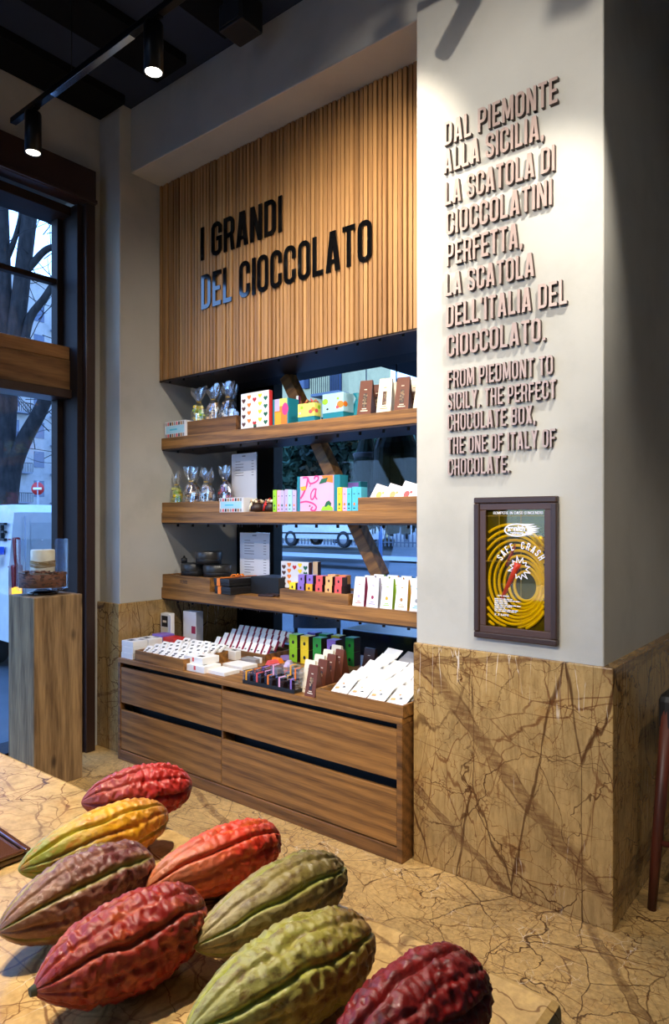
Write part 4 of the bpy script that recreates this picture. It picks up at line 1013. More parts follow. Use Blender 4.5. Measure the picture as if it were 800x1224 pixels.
# big pink gift box
x0, x1, Y = Xa(354.5, 3.045), Xa(405.5, 3.045), 3.045
h = onY(380, 568.5, Y).z-Z2; w2 = (x1-x0)/2
t = thing('gift_box', 'large pink square gift box with teal edges and curly lettering on the middle shelf', 'gift box', ((x0+x1)/2, Y, Z2))
bx(-w2, w2, .006, .085, 0, h, 0, .002).build('box_body', [M['teal']], t)
fx0, fx1 = -w2+(x1-x0)*.09, w2-(x1-x0)*.13
f = bx(fx0, fx1, 0, .008, .001, h-.001, 0, .001).build('front_panel', [M['palepink']], t)
fw = fx1-fx0
def fpx(a, b): return (fx0+fw*a, h*b)
mb = MB()
def swirl(pts, wd, mi):
    P = [Vector(fpx(*p)) for p in pts]; Q = []
    for i in range(len(P)-1):
        p0, p1, p2, p3 = P[max(i-1, 0)], P[i], P[i+1], P[min(i+2, len(P)-1)]
        for s_ in range(6):
            q = s_/6; Q.append(.5*((2*p1)+(p2-p0)*q+(2*p0-5*p1+4*p2-p3)*q*q+(-p0+3*p1-3*p2+p3)*q**3))
    Q.append(P[-1]); b = band([tuple(q) for q in Q], wd, E_-.0002*mi); b.m = [mi]*len(b.m); mb.merge(b)
swirl([(.10, .96), (.24, .95), (.30, .80), (.42, .80), (.54, .87), (.56, .96), (.48, .98), (.44, .92)], .010, 0)
swirl([(.24, .92), (.20, .72), (.10, .50), (.02, .38)], .013, 0)
swirl([(.50, .62), (.42, .62), (.34, .50), (.34, .36), (.40, .35), (.46, .48), (.49, .62), (.47, .42), (.52, .34)], .009, 0)
swirl([(.30, .70), (.33, .76)], .006, 0)
swirl([(.02, .26), (.20, .28), (.40, .22), (.50, .12), (.44, .02), (.34, .05), (.38, .12)], .010, 0)
for poly, mi in (([(.66, .99), (.99, .99), (.99, .78), (.80, .82), (.72, .90)], 1), ([(.58, .76), (.66, .90), (.86, .94), (.80, .80)], 2), ([(0, .70), (.18, .72), (.20, .62), (.06, .58)], 3), ([(.64, .02), (.70, .14), (.80, .12), (.86, .18), (.99, .10), (.99, .02)], 4), ([(.74, .12), (.80, .26), (.88, .30), (.95, .22), (.92, .10)], 2), ([(.27, .14), (.32, .19), (.33, .13)], 5)):
    mb.flatpoly([fpx(*p) for p in poly], E_-.0014-.0001*mi, mi)
mb.build('curly_print', [M['pink'], M['orange'], M['dkgreen'], M['amber'], M['lime'], M['choc']], f)
o, w2, h = place_box('gift_box', 'tall teal box with a lilac label behind the yellow bar', 'gift box', 401, 431, 576, Z2, 3.22, .07, [M['teal']], 0)
print_on(o, [(quad(-w2*.05, h*.5, w2*.85, h*.97), 0)], 'label_print', [M['purple']])
bars(403, 432, [M['yellow'], M['palepink'], M['aqua'], M['aqua'], M['aqua']], ['yellow', 'pale pink', 'wide sky blue', 'sky blue', 'thin sky blue'], 582, 3.05,
     ['right after the big pink box', 'right after the yellow bar', 'third from the big pink box', 'second from the card tray', 'touching the tray of white cards'])
tx0, tx1 = Xa(428, 3.026), SHX1-.002
hh = onY(460, 594, 3.026).z-Z2
tray('goods_tray', 'walnut tray of leaning white packs at the pillar end of the middle shelf', tx0, tx1, 3.026, 3.31, Z2, hh)
pc_ = [('lemon', 'yellow'), ('peach', 'orange'), ('coral', 'red'), ('coral', 'brown red'), ('aqua', 'blue')]
for k in range(5):
    o = bx(-.048, .048, 0, .012, 0, .135+.012*(k == 2), 0, .002).build('chocolate_pack', [M['white']], None, (tx0+.070+k*.088, 3.07+.004*k, Z2+.010+.012))
    o.rotation_euler = (-.42, .28, 0.0)
    tag(o, 'white pack with %s motif, %s in the tray by the pillar' % (pc_[k][1], ORD[k]), 'chocolate pack', 'leaning packs on the middle shelf')
    print_on(o, [(disc(.0, .075, .017, 12, 1.2), 0), (disc(.02, .093, .008, 10), 0), (quad(-.03, .12, .02, .123), 1)], 'print', [M[pc_[k][0]], M['grey_ink']])

# ------------------------------------------------------------------ bottom shelf
tx0, tx1 = SHX0+.004, Xa(251, 3.03)
hh = onY(222, 688.5, 3.03).z-Z3
t = tray('goods_tray', 'walnut crate with a small stamp carrying the black tins, bottom shelf', tx0, tx1, 3.03, 3.34, Z3, hh)
w2 = (tx1-tx0)/2; bx(-w2+.012, w2-.012, .012, .298, hh-.02, hh-.008).build('deck', [M['walnut']], t)
text_mb('FERIO', -w2*.22, hh*.42, hh*.26, .075, -.0008).build('stamp', [M['ink']], t)
def tin(label, x, y, z, r=.075, h=.062):
    t = thing('round_tin', label, 'tin', (x, y, z), 0, 'black tins on the bottom shelf')
    MB().lathe([(0, 0), (r*.97, 0), (r*.97, h*.6), (0, h*.6)], n=36).build('body', [M['black']], t)
    MB().lathe([(r, h*.42), (r*1.01, h*.45), (r*1.01, h*.97), (r*.985, h), (r*.95, h*1.02), (0, h*1.02)], n=36).build('lid', [flat('satin_black_lid', (40, 39, 38), .35)], t)
ty = 3.15; zt_ = Z3+hh-.008
tin('black round tin under the topmost tin, on the wall side', Xa(233, ty), ty, zt_, .098, .088)
tin('black round tin under the topmost tin, on the orange ribbon side', Xa(233, ty)+.202, ty+.03, zt_, .098, .084)
tin('topmost black round tin, standing across the other two', Xa(248, ty)+.0, ty+.01, zt_+.0905, .092, .085)
t = thing('mini_tin', 'tiny black knobbed tin beside the topmost round tin', 'tin', (Xa(233, ty)-.055, ty-.05, zt_+.0925)); MB().lathe([(0, 0), (.022, 0), (.022, .03), (.012, .036), (0, .036)], n=18).build('body', [M['black']], t); MB().ball((0, 0, .042), .008).build('knob', [M['black']], t)
price_sheet('grey shaded price list standing behind the black ribboned boxes', 287, 322, 637, 690, 3.31, Z3, 16)
def ribboned(label, z, xo, dy):
    x0, x1 = Xa(264, 3.04), Xa(337, 3.04)
    t = thing('ribboned_box', label, 'gift box', (x0+xo, 3.03+dy, z), -.08)
    L = x1-x0-.02
    bx(0, .16, 0, .31, 0, .026, 0, .003).build('base', [M['black']], t)
    bx(-.002, .162, -.002, .312, .022, .048, 0, .003).build('lid', [flat('soft_black_lid', (28, 27, 29), .4)], t)
    r = MB().box(.035, .065, -.0045, .0, .0, .0505).box(.035, .065, -.0045, .314, .0485, .0505)
    r.build('ribbon', [M['orange']], t); return t
r1 = ribboned('black flat box with orange ribbon, lower of the two', Z3, .0, -.04)
r2 = ribboned('black flat box with orange ribbon and bow, upper of the two', Z3+.0515, -.015, -.035)
bw = MB()
for k in range(5):
    a = k*1.256; bw.tube([(.05, .16, .052), (.05+.03*math.cos(a), .16+.03*math.sin(a), .066), (.05+.05*math.cos(a+.35), .16+.05*math.sin(a+.35), .053)], .004, 6)
bw.build('bow', [M['orange']], r2)
o, w2, h = place_box('gift_box', 'plain black flat box lying next to the ribboned boxes', 'gift box', 300, 333, 690, Z3, 3.14, .2, [M['black']], 0, bev=.003)
for k in range(3):
    o = bx(-.055, .055, 0, .028, 0, .014, 0, .003).build('dark_bar', [M['dkchoc']], None, (Xa(318, 3.05)+.012*k, 3.045+.036*k, Z3)); o.rotation_euler = (0, 0, .2-.15*k)
    tag(o, 'small dark wrapped bar, %s from the shelf edge by the ribboned boxes' % ORD[k], 'chocolate bar', 'dark bars on the bottom shelf')
tx0, tx1 = Xa(334.5, 3.028), Xa(416.5, 3.028); hh = onY(376, 707, 3.028).z-Z3
t = tray('goods_tray', 'walnut tray holding the coloured cubes on the bottom shelf', tx0, tx1, 3.028, 3.32, Z3, hh)
bx(-(tx1-tx0)/2+.012, (tx1-tx0)/2-.012, .012, .28, hh-.022, hh-.014).build('deck', [M['walnut']], t)
zq = Z3+hh-.014
o, w2, h = box_with_side('gift_box', 'white gift box printed with hearts behind the coloured cubes, bottom shelf', 336, 369, 373.5, 671.5, zq, 3.20, [M['paper'], M['choc']], [0, 0, 1, 1, 0, 0]); hearts(o, w2, h)
o, w2, h = box_with_side('gift_box', 'second heart box, seen by its dark end beyond the first', 374, 380, 384, 671.5, zq, 3.22, [M['nut'], M['dkchoc']], [0, 0, 1, 1, 0, 0])
def cube(label, x, y, z, s, colr, sidem, group, dark, rotz=.0, cat='chocolate cube'):
    o = bx(-s/2, s/2, 0, s, 0, s, [0, 0, 1, 1, 0, 0], .0015).build('chocolate_cube', [colr, sidem], None, (x, y, z)); o.rotation_euler = (0, 0, rotz)
    tag(o, label, cat, group)
    print_on(o, [(disc(0, s*.5, s*.13, 10, 1.35), 0)], 'print', [dark]); return o
cols3 = [('yellow', 'yellow'), ('purple', 'purple'), ('amber', 'amber'), ('coral', 'red'), ('peach', 'peach'), ('coral', 'red')]
top3 = [None, ('purple', 'purple'), ('purple', 'purple'), ('coral', 'red'), ('peach', 'peach'), ('coral', 'red')]
us = [349.5, 359.5, 369.5, 381, 392.5, 404]
for k, u in enumerate(us):
    y = 3.055; s = .052
    cube('%s chocolate cube, %s from the heart box in the lower row on the bottom shelf' % (cols3[k][1], ORD[k]), Xa(u, y), y, zq, s, M[cols3[k][0]], M['dkchoc'], 'coloured cubes on the bottom shelf', M['ink'])
    if top3[k]: cube('%s chocolate cube, %s along the upper row on the bottom shelf' % (top3[k][1], ORD[k-1]), Xa(u+.5, y), y+.002, zq+s+.0004, s*.98, M[top3[k][0]], M['dkchoc'], 'coloured cubes on the bottom shelf', M['ink'])
for k, u in enumerate((396, 409)):
    cube('%s chocolate cube of the rear stack, bottom shelf' % ('peach' if k == 0 else 'orange'), Xa(u, 3.15), 3.15+.0, zq+.053, .052, M['peach'] if k == 0 else M['orange'], M['kraft'], 'coloured cubes on the bottom shelf', M['ink'])
    cube('%s chocolate cube under the rear stack, bottom shelf' % ('coral' if k == 0 else 'brown'), Xa(u, 3.15), 3.15, zq, .052, M['coral'] if k == 0 else M['kraft'], M['dkchoc'], 'coloured cubes on the bottom shelf', M['ink'])
gus = [M['wine'], M['lilac'], M['lime'], M['amber'], M['aqua'], M['coral']]; gn = ['wine red', 'lilac', 'lime', 'amber', 'blue', 'coral']
for r in range(3):
    for k in range(6):
        Y = 3.045+r*.085; u = 428+k*17.6
        if r > 0: u += 4*r
        x0 = Xa(428, 3.045)+k*.094+r*.004
        if x0 > SHX1-.04: continue
        zt_ = onY(440, 690.5, 3.05).z-Z3
        t = gable_bag('white_pouch', 'white paper pouch with %s sides, %s in the %s row on the bottom shelf' % (gn[(k+r) % 6], ORD[k], ('front', 'middle', 'rear')[r]), (x0, Y+.03, Z3), .078, .06, zt_*(1+.01*r), [M['white'], gus[(k+r) % 6], [M['coral'], M['purple'], M['lime'], M['gold'], M['aqua'], M['coral']][(k+r) % 6], M['white']], 'white pouches on the bottom shelf', 0, False, True, .014)
        if r == 0:
            def fp(x, z, h=zt_, d2=.03, tp=.007): return (x, -d2+(d2-tp)*z/h-.0012, z)
            mb = MB().add([fp(.009*math.cos(a), zt_*.34+.010*math.sin(a)) for a in [i*.6283 for i in range(10)]], [tuple(range(10))]); mb.build('emblem', [[M['lilac'], M['wine'], M['amber'], M['kraft'], M['greycard'], M['coral']][k]], t)

# ------------------------------------------------------------------ cabinet top
ZT = CZ
# white boxes at the street end: three high
x0 = CX0+.012
bw_, bd_, bh_ = .125, .115, .038
for j, y in enumerate((2.612, 2.730)):
    for k in range(3):
        o = bx(-bw_/2, bw_/2, 0, bd_-.004, 0, bh_-.001, 0, .002).build('biscuit_box', [M['white']], None, (x0+bw_/2+.004*(k % 2), y+.002*k, ZT+bh_*k))
        tag(o, 'white flat box, %s of the %s pile at the street end of the cabinet' % (('lowest', 'middle one', 'topmost')[k], ('front', 'rear')[j]), 'chocolate box', 'white boxes on the cabinet')
        if k == 2:
            mb = MB().add([(-bw_*.3, .02, bh_), (bw_*.1, .02, bh_), (bw_*.1, .06, bh_), (-bw_*.3, .06, bh_)], [(0, 1, 2, 3)], 0); mb.add([(0, .08, bh_), (bw_*.35, .085, bh_), (bw_*.3, .12, bh_), (-.01, .11, bh_)], [(0, 1, 2, 3)], 1)
            mb.v = [(p[0], p[1], p[2]-.0004) for p in mb.v]; mb.build('top_print', [M['ink'], M['grey_ink']], o)
for k, (mm, nn, yy_) in enumerate((('purple', 'purple', 2.945), ('red', 'red', 2.85))):
    o = bx(-.055, .055, 0, .10, 0, .125-.01*k, 0, .002).build('biscuit_box', [M[mm]], None, (x0+.062+.118*k, 2.85, ZT))
    tag(o, '%s topped box beyond the white pile at the street end of the cabinet' % nn, 'chocolate box', 'white boxes on the cabinet')
# tray of small printed packets
ya = 2.606; xa, xb = Xa(161.5, ya), Xa(219, ya); th_ = onY(219, 788.5, ya).z-ZT
tray('packet_tray', 'walnut tray full of white printed packets at the cabinet street end', xa+.0, xb, ya, 2.965, ZT, th_)
def packet(label, loc, rot, w, h, th, group, prints, side=None, cat='sweet packet'):
    o = bx(-w/2, w/2, 0, th, 0, h, [0, 0, 1, 1, 0, 0], .003).build('sweet_packet', [M['white'], side or M['white']], None, loc); o.rotation_euler = rot
    tag(o, label, cat, group)
    mb = MB()
    for (poly, mi) in prints: mb.flatpoly(poly, E_, mi)
    mb.build('print', [M['ink'], M['coral'], M['grey_ink'], M['peach']], o); return o
def scribble(w, h):
    P = []
    for k in range(3):
        z = h*(.30+.18*k); x = -w*.22+w*.10*k
        P.append(([(x-w*.06, z), (x+w*.36, z+h*.06), (x+w*.33, z+h*.16), (x-w*.06, z+h*.11)], 0)); P.append(([(x+w*.1, z-h*.06), (x+w*.16, z-h*.06), (x+w*.26, z+h*.10), (x+w*.2, z+h*.10)], 0))
    return P
cw_, nC = .058, 7
for r in range(5):
    for k in range(nC):
        loc = (xa+.045+k*(xb-xa-.075)/(nC-1), 2.625+r*.062, ZT+.036+r*.006)
        packet('white packet with black print, %s in the %s row of the packet tray' % (ORD[k], ORD[r]), loc, (-.95+.1*rnd.random(), .0, .12*(rnd.random()-.5)), cw_, .085, .016, 'printed packets in the tray', scribble(cw_, .085))
# standing boxes at the back
p = onY(203, 765, 3.32)
t = thing('window_box', 'white box standing open, with a dark and yellow picture inside, near the wall', 'gift box', (-3.915, 2.985, ZT), 0)
hz = onY(203, 734, 2.985).z-ZT
bx(-.045, .045, .0, .05, 0, hz, 0, .002).build('box_body', [M['white']], t)
print_on(t, [(quad(-.034, hz*.62, .034, hz*.93), 0), (quad(-.034, hz*.12, .034, hz*.3), 1), (quad(-.034, hz*.3, .034, hz*.6), 2), (quad(-.02, hz*.74, .02, hz*.8), 2)], 'picture_print', [M['ink'], M['amber'], M['offwhite']])
f = bx(0, .075, 0, .004, 0, hz*.97, 0, .001).build('open_flap', [M['white']], t, (.047, 0, 0)); f.rotation_euler = (0, 0, -.5)
o, w2, h = box_with_side('gift_box', 'tall pale grey box with a wine red square against the niche wall', 219, 234.5, 243, 731, ZT, 3.09, [M['paper'], M['greycard']], [0, 0, 1, 1, 0, 0])
print_on(o, [(quad(w2*.30, h*.42, w2*.92, h*.62), 0), (quad(-w2*.6, h*.25, -w2*.3, h*.27), 1)], 'print', [M['wine'], M['grey_ink']])
# red sided packets in a second tray behind
xa2, xb2 = -3.52, -3.06
tray('packet_tray', 'brown tray of red sided white packets at the back of the cabinet', xa2-.03, xb2+.05, 3.06, 3.42, ZT, .055, M['walnut_edge'])
for r in range(4):
    for k in range(9):
        loc = (xa2+.012+k*(xb2-xa2)/8, 3.085+r*.07, ZT+.045+r*.018)
        packet('white packet with red sides, %s in the %s row of the rear tray' % (ORD[k], ORD[r]), loc, (-.55, 0, 0), .042, .075, .022, 'red sided packets', scribble(.042, .06)[:2], M['wine'])
# loose white boxes in the middle
def flatbox(label, u, v, ztop, w, d, h, rz, mat, zb=0.0, name='biscuit_box', prints=0):
    p = onZ(u, v, ZT+zb+h); o = bx(-w/2, w/2, -d/2, d/2, 0, h, 0, .002).build(name, [mat], None, (p.x, p.y, ZT+zb)); o.rotation_euler = (0, 0, rz)
    tag(o, label, 'chocolate box', 'boxes in the middle of the cabinet')
    if prints:
        mb = MB().add([(w*.05, -d*.3, h+.0005), (w*.3, -d*.28, h+.0005), (w*.27, -d*.05, h+.0005), (w*.02, -d*.08, h+.0005)], [(0, 1, 2, 3)], 0)
        mb.add([(-w*.45, d*.1, h+.0005), (-w*.1, d*.3, h+.0005), (-w*.45, d*.42, h+.0005)], [(0, 1, 2)], 1)
        if prints > 1: mb.add([(-w*.05, -d/2-.0005, h*.3), (w*.05, -d/2-.0005, h*.3), (w*.05, -d/2-.0005, h*.9), (-w*.05, -d/2-.0005, h*.9)], [(0, 1, 2, 3)], 1)
        mb.build('print', [M['ink'], M['coral']], o)
    return o
flatbox('white box with orange corner, lower one at the cabinet edge beside the packet tray', 243, 793, 0, .17, .13, .040, .0, M['white'], 0, prints=2)
flatbox('white box with orange corner, stacked on another beside the packet tray', 241, 783, 0, .17, .13, .040, .0, M['white'], .0408, prints=2)
flatbox('thin white box lying at the cabinet front, beside the clear boxes', 267, 800, 0, .15, .12, .022, .0, M['white'])
flatbox('thin white box lying behind the foremost thin one', 287, 793, 0, .17, .13, .024, .0, M['white'])
flatbox('orange red flat box lying among the white boxes', 262, 778, 0, .10, .10, .048, .0, M['coral'])
flatbox('white box with black print beside the orange red box', 280, 776, 0, .15, .12, .055, .0, M['white'], prints=2)
flatbox('white box with orange corner behind the orange red box', 275, 767, 0, .15, .10, .075, .0, M['white'], prints=2)
flatbox('kraft brown flat box in the middle of the cabinet', 303, 776, 0, .12, .09, .05, .0, M['kraft'])
flatbox('dark brown box, lower of two by the black window frame', 313, 768, 0, .12, .12, .045, .1, M['brown_bag'])
flatbox('dark brown box, upper of two by the black window frame', 306, 762, 0, .11, .12, .04, .0, M['choc'], .046)
flatbox('grey wrapped flat pack by the clear boxes', 302, 786, 0, .12, .09, .03, .1, M['greycard'])
flatbox('white pack leaning beside the grey wrapped pack', 312, 784, 0, .10, .08, .035, -.2, M['white'])
flatbox('dark grey flat card next to the kraft box', 327, 780, 0, .13, .08, .012, .1, M['greycard'])
# clear boxes with coloured ribbons on a dark tray
cx0, cx1 = onZ(297, 812, ZT+.02).x, onZ(354, 822, ZT+.02).x; cy = 2.615
tray('clear_box_tray', 'low black tray of clear ribboned boxes at the cabinet front', cx0-.02, cx1+.03, cy, cy+.22, ZT, .02, M['black'], .006)
rb = [('amber', 'amber'), ('coral', 'coral'), ('orange', 'orange'), ('palepink', 'pink'), ('purple', 'purple')]
def clear_box(label, x, y, z, s, ribbon, inner):
    t = thing('clear_box', label, 'clear box', (x, y, z), 0, 'clear boxes on the cabinet')
    bx(-s*.40, s*.40, s*.1, s*.9, .002, s*.62, 0, .004).build('chocolates', [inner], t)
    MB().box(-s*.09, s*.09, -.002, -.0005, 0, s).box(-s*.09, s*.09, -.002, s*.8, s+.0005, s+.002).build('ribbon', [ribbon], t)
    bx(-s/2, s/2, 0, s, 0, s, 0, .001).build('clear_shell', [M['clear_plastic']], t)
stp = (cx1-cx0)/4
for r in range(3):
    for k in range(5):
        m_, n_ = rb[(k+r*2) % 5]
        clear_box('clear box with %s ribbon, %s in the %s row of the black tray' % (n_, ORD[k], ('front', 'middle', 'rear')[r]), cx0+k*stp, cy+.010+r*.066, ZT+.009, min(.058, stp*.92), M[m_], M['dkchoc'])
for k in range(3):
    m_, n_ = rb[(k*2+3) % 5]
    clear_box('clear box with %s ribbon, %s of those stacked on top by the paper bags' % (n_, ORD[k]), cx0+(2.2+k*.95)*stp, cy+.035+.05*(k % 2), ZT+.0685, .052, M[m_], M['greycard'])
for k, (m_, n_, u, v) in enumerate((('orange', 'orange', 331, 786), ('purple', 'purple', 340, 783), ('coral', 'coral', 326, 789), ('lilac', 'lilac', 345, 790))):
    p = onZ(u, v, ZT+.03); o = MB().add([(-.04, -.025, 0), (.04, -.025, 0), (.04, .025, 0), (-.04, .025, 0), (-.03, -.012, .03), (.03, -.012, .03), (.03, .012, .03), (-.03, .012, .03)], [(0, 1, 5, 4), (1, 2, 6, 5), (2, 3, 7, 6), (3, 0, 4, 7), (4, 5, 6, 7), (0, 3, 2, 1)]).build('wrapped_sweet', [M[m_]], None, (p.x, p.y, ZT)); o.rotation_euler = (0, 0, k*.7)
    tag(o, '%s wrapped sweet lying behind the clear boxes' % n_, 'wrapped sweet', 'loose wrapped sweets')
# green, yellow and purple cubes
gx = [350.5, 364, 379, 396]; gcol = [('lime', 'lime'), ('yellow', 'yellow'), ('green', 'green'), ('purple', 'lilac')]
s = .068
def gift_cube(label, x, y, z, colr):
    h = .086; o = bx(-s/2, s/2, 0, s, 0, h, [0, 0, 1, 1, 0, 0], .0015).build('chocolate_cube', [colr, M['dkchoc']], None, (x, y, z))
    tag(o, label, 'chocolate cube', 'green and yellow cubes on the cabinet'); print_on(o, [(disc(0, h*.45, s*.15, 10, 1.15), 0)], 'print', [M['ink']])
for k, u in enumerate(gx):
    y = 3.21; x = onY(u, 780, y).x
    mm, nn = [('purple', 'purple'), ('green', 'green'), ('yellow', 'yellow'), ('green', 'green')][k]
    for z, lv in ((ZT, 'lower'), (ZT+.0865, 'upper')):
        gift_cube('%s cube, %s in the %s front row of the green cubes' % (gcol[k][1], ORD[k], lv), x, y, z, M[gcol[k][0]])
        gift_cube('%s cube, %s in the %s rear row of the green cubes' % (nn, ORD[k], lv), x+.04, y+.13, z, M[mm])
# paired paper bags running back from the cabinet edge
A, B = onZ(377, 828, ZT), onZ(436, 798, ZT)
for k in range(4):
    q = k/3.0; x, y = A.x+(B.x-A.x)*q, 2.66+.14*k
    gable_bag('paper_bag', 'cream paper bag, %s from the cabinet edge beside its brown partner' % ORD[k], (x-.03, y+.05, ZT), .085, .07, .165, CB, 'paper bags on the cabinet', -.1, False)
    gable_bag('paper_bag', 'brown paper bag, %s from the cabinet edge beside its cream partner' % ORD[k], (x+.035, y, ZT), .075, .07, .155, BB, 'paper bags on the cabinet', -.1, True)
gable_bag('paper_bag', 'dark brown paper bag at the far end behind the sachet tray', (B.x+.13, 3.24, ZT), .09, .07, .15, [M['dkchoc'], M['dkchoc'], M['greycard'], M['ink']], 'paper bags on the cabinet', -.1, False)
# big sachet tray at the pillar end
ya = CY0+.002; xa, xb = Xa(377.5, ya), CX1+.004
th_ = onY(477, 843, ya).z-ZT
tray('sachet_tray', 'walnut tray heaped with white sachets at the pillar end of the cabinet', xa, xb, ya, 3.20, ZT, th_, None, .012)
def sachet(label, loc, rot, gray=False):
    w, h, th = .118, .150, .018; n = 9
    V = []; fs = []
    for sgn in (-1, 1):
        for i in range(n):
            for j in range(n):
                a, b = i/(n-1)*2-1, j/(n-1)*2-1; bul = (max(0, 1-a**4)*max(0, 1-b**4))
                V.append((a*w/2, sgn*th/2*bul*(1+.25*math.sin(a*5+loc[0]*40+b*3)), (b+1)*h/2))
    for s_ in range(2):
        for i in range(n-1):
            for j in range(n-1): b = s_*n*n; fs.append((b+i*n+j, b+(i+1)*n+j, b+(i+1)*n+j+1, b+i*n+j+1))
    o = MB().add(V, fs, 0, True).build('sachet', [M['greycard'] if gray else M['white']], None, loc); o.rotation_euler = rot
    tag(o, label, 'sachet', 'sachets in the tray')
    mb = MB()
    for (x, z, ww, hh_, mi) in ((-.02, .040, .03, .016, 1), (.02, .055, .02, .010, 0), (-.032, .095, .05, .004, 2), (.03, .02, .02, .004, 2), (0, .075, .015, .012, 1 if not gray else 0)):
        mb.flatpoly([(x-ww/2, z), (x+ww/2, z+.004), (x+ww/2-.004, z+hh_), (x-ww/2+.004, z+hh_-.003)], -th/2*1.28, mi)
    mb.build('print', [M['ink'], M['peach'], M['grey_ink']], o); return o
for r in range(7):
    for k in range(4):
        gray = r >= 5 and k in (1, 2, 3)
        loc = (xa+.085+k*.113+.006*rnd.random(), ya+.035+r*.066+.012*rnd.random(), ZT+.022+.012*r)
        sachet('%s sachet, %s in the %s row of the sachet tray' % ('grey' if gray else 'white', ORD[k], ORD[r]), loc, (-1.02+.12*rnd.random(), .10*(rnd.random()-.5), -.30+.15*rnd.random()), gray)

# ================================================================== THE STREETS OUTSIDE
asph = NT('blue_grey_asphalt'); va = asph.coord(); asph.bsdf(asph.ramp(asph.noise(va, 1.2, 6), [(.3, srgb(56, 60, 62)), (.7, srgb(76, 80, 82))]), .6, 0, .4)
g = struct('ground_outside', bx(-120, -4.37, -60, 70, -.16, -.02), [asph.m])
struct('pavement_outside', bx(-4.36, 40, -60, -3.01, -.16, -.02), [asph.m])
g = struct('road_outside', MB().add([(-4.37, 3.96, -.02), (30, 3.96, -.02), (60, 70, 1.45), (-60, 70, 1.45), (-20, 30, .55), (-4.37, 6, .02)], [(0, 1, 2, 3, 4, 5)]), [asph.m])
kz = lambda y: .022*(y-3.96)+.0
struct('kerb_outside', MB().add([(-19, 17.5, kz(17.5)+.03), (8, 17.5, kz(17.5)+.03), (8, 19.0, kz(19)+.04), (-19, 19.0, kz(19)+.04)], [(0, 1, 2, 3)]), [flat('pale_kerb_stone', (150, 148, 144), .8)])
def bld(name, label, x0, x1, y0, y1, h, wallm, face, rows, cols_, wmat, shutter=None, balcony=None, base=0, z0=1.0, dz=3.1, roofm=None):
    """face 'y' looks towards -y, face 'x' looks towards +x; each window and balcony is a part"""
    t = thing(name, label, 'building', ((x0+x1)/2, (y0+y1)/2, base))
    hx, hy = (x1-x0)/2, (y1-y0)/2
    bx(-hx, hx, -hy, hy, 0, h).build('walls', [wallm], t)
    bx(-hx-.3, hx+.3, -hy-.3, hy+.3, h, h+.35).build('roof', [roofm or M['greycard']], t)
    L = hx if face == 'y' else hy
    for r in range(rows):
        for c in range(cols_):
            q = -L+(c+.5)*2*L/cols_; z = z0+r*dz
            if z+1.9 > h: continue
            def pb(a0, a1, d0, d1, b0, b1): return bx(q+a0, q+a1, -hy-d1, -hy-d0, z+b0, z+b1) if face == 'y' else bx(hx+d0, hx+d1, q+a0, q+a1, z+b0, z+b1)
            wdw = pb(-.55, .55, .0, .06, 0, 1.7).build('window', [wmat], t)
            if shutter:
                for sgn in (-1, 1): pb(sgn*.80-.25, sgn*.80+.25, .0, .10, -.05, 1.75).build('shutter', [shutter], t)
            if balcony and c % 2 == 0:
                b = pb(-1.5, 1.5, .0, 1.0, -.75, -.6).build('balcony', [balcony], t)
                rm = MB()
                for k in range(16):
                    a = -1.5+k*.2; rm.merge(pb(a, a+.04, .95, .99, -.6, .3))
                rm.merge(pb(-1.5, 1.52, .94, 1.0, .3, .36)); rm.build('railing', [M['black_metal']], b)
    return t
bw1 = plaster('pale_facade_render', (150, 148, 146)); bw2 = plaster('cream_facade_render', (198, 180, 132)); bw3 = plaster('blue_grey_facade', (116, 120, 128)); wd_ = flat('dark_window_pane', (60, 74, 100), .15)
# left street
bld('apartment_building', 'pale apartment block with balconies seen through the street window', -84, -70, 33, 52, 27, bw1, 'x', 8, 7, wd_, None, bw3)
bld('far_building', 'long low grey building closing the street beyond the apartment block', -110, -95, -30, 60, 13, bw3, 'x', 3, 16, wd_)
# rear street
hs_ = thing('shuttered_house', 'cream house with blue shutters seen behind the top shelf', 'building', (-29.1, 33, .4))
bx(-6.8, 6.8, -4, 0, 0, 13.5).build('walls', [bw2], hs_); bx(-7.1, 7.1, -4.3, .3, 13.5, 13.8).build('roof', [M['greycard']], hs_)
shm = flat('blue_shutter_paint', (30, 46, 72), .6)
for qx, z0_, z1_ in ((3.4, 8.6, 10.1), (3.4, 5.2, 6.7), (3.4, 1.8, 3.3), (-1.0, 8.6, 10.1), (-1.0, 5.2, 6.7), (6.0, 4.6, 6.8), (6.0, .3, 2.6)):
    bx(qx-.36, qx+.36, -4.05, -3.98, z0_, z1_).build('window', [wd_], hs_)
    for sg_ in (-1, 1): bx(qx+sg_*.50-.17, qx+sg_*.50+.17, -4.12, -4.0, z0_-.05, z1_+.05, 0, .01).build('shutter', [shm], hs_)
bx(5.55, 6.35, -4.08, -3.98, 8.0, 9.9).build('shutter_door', [shm], hs_)
bl = bx(4.9, 6.8, -4.9, -4.0, 7.85, 8.0).build('balcony', [bw3], hs_)
rm = MB()
for k in range(14): rm.box(4.92+k*.142, 4.945+k*.142, -4.88, -4.85, 8.0, 8.95)
rm.box(4.9, 6.8, -4.89, -4.84, 8.95, 9.0); rm.build('railing', [M['black_metal']], bl)
bld('garden_house', 'low blue grey building behind the trees across the road', -14.5, 6, 44, 54, 5.5, bw3, 'y', 1, 6, wd_, None, None, .8)

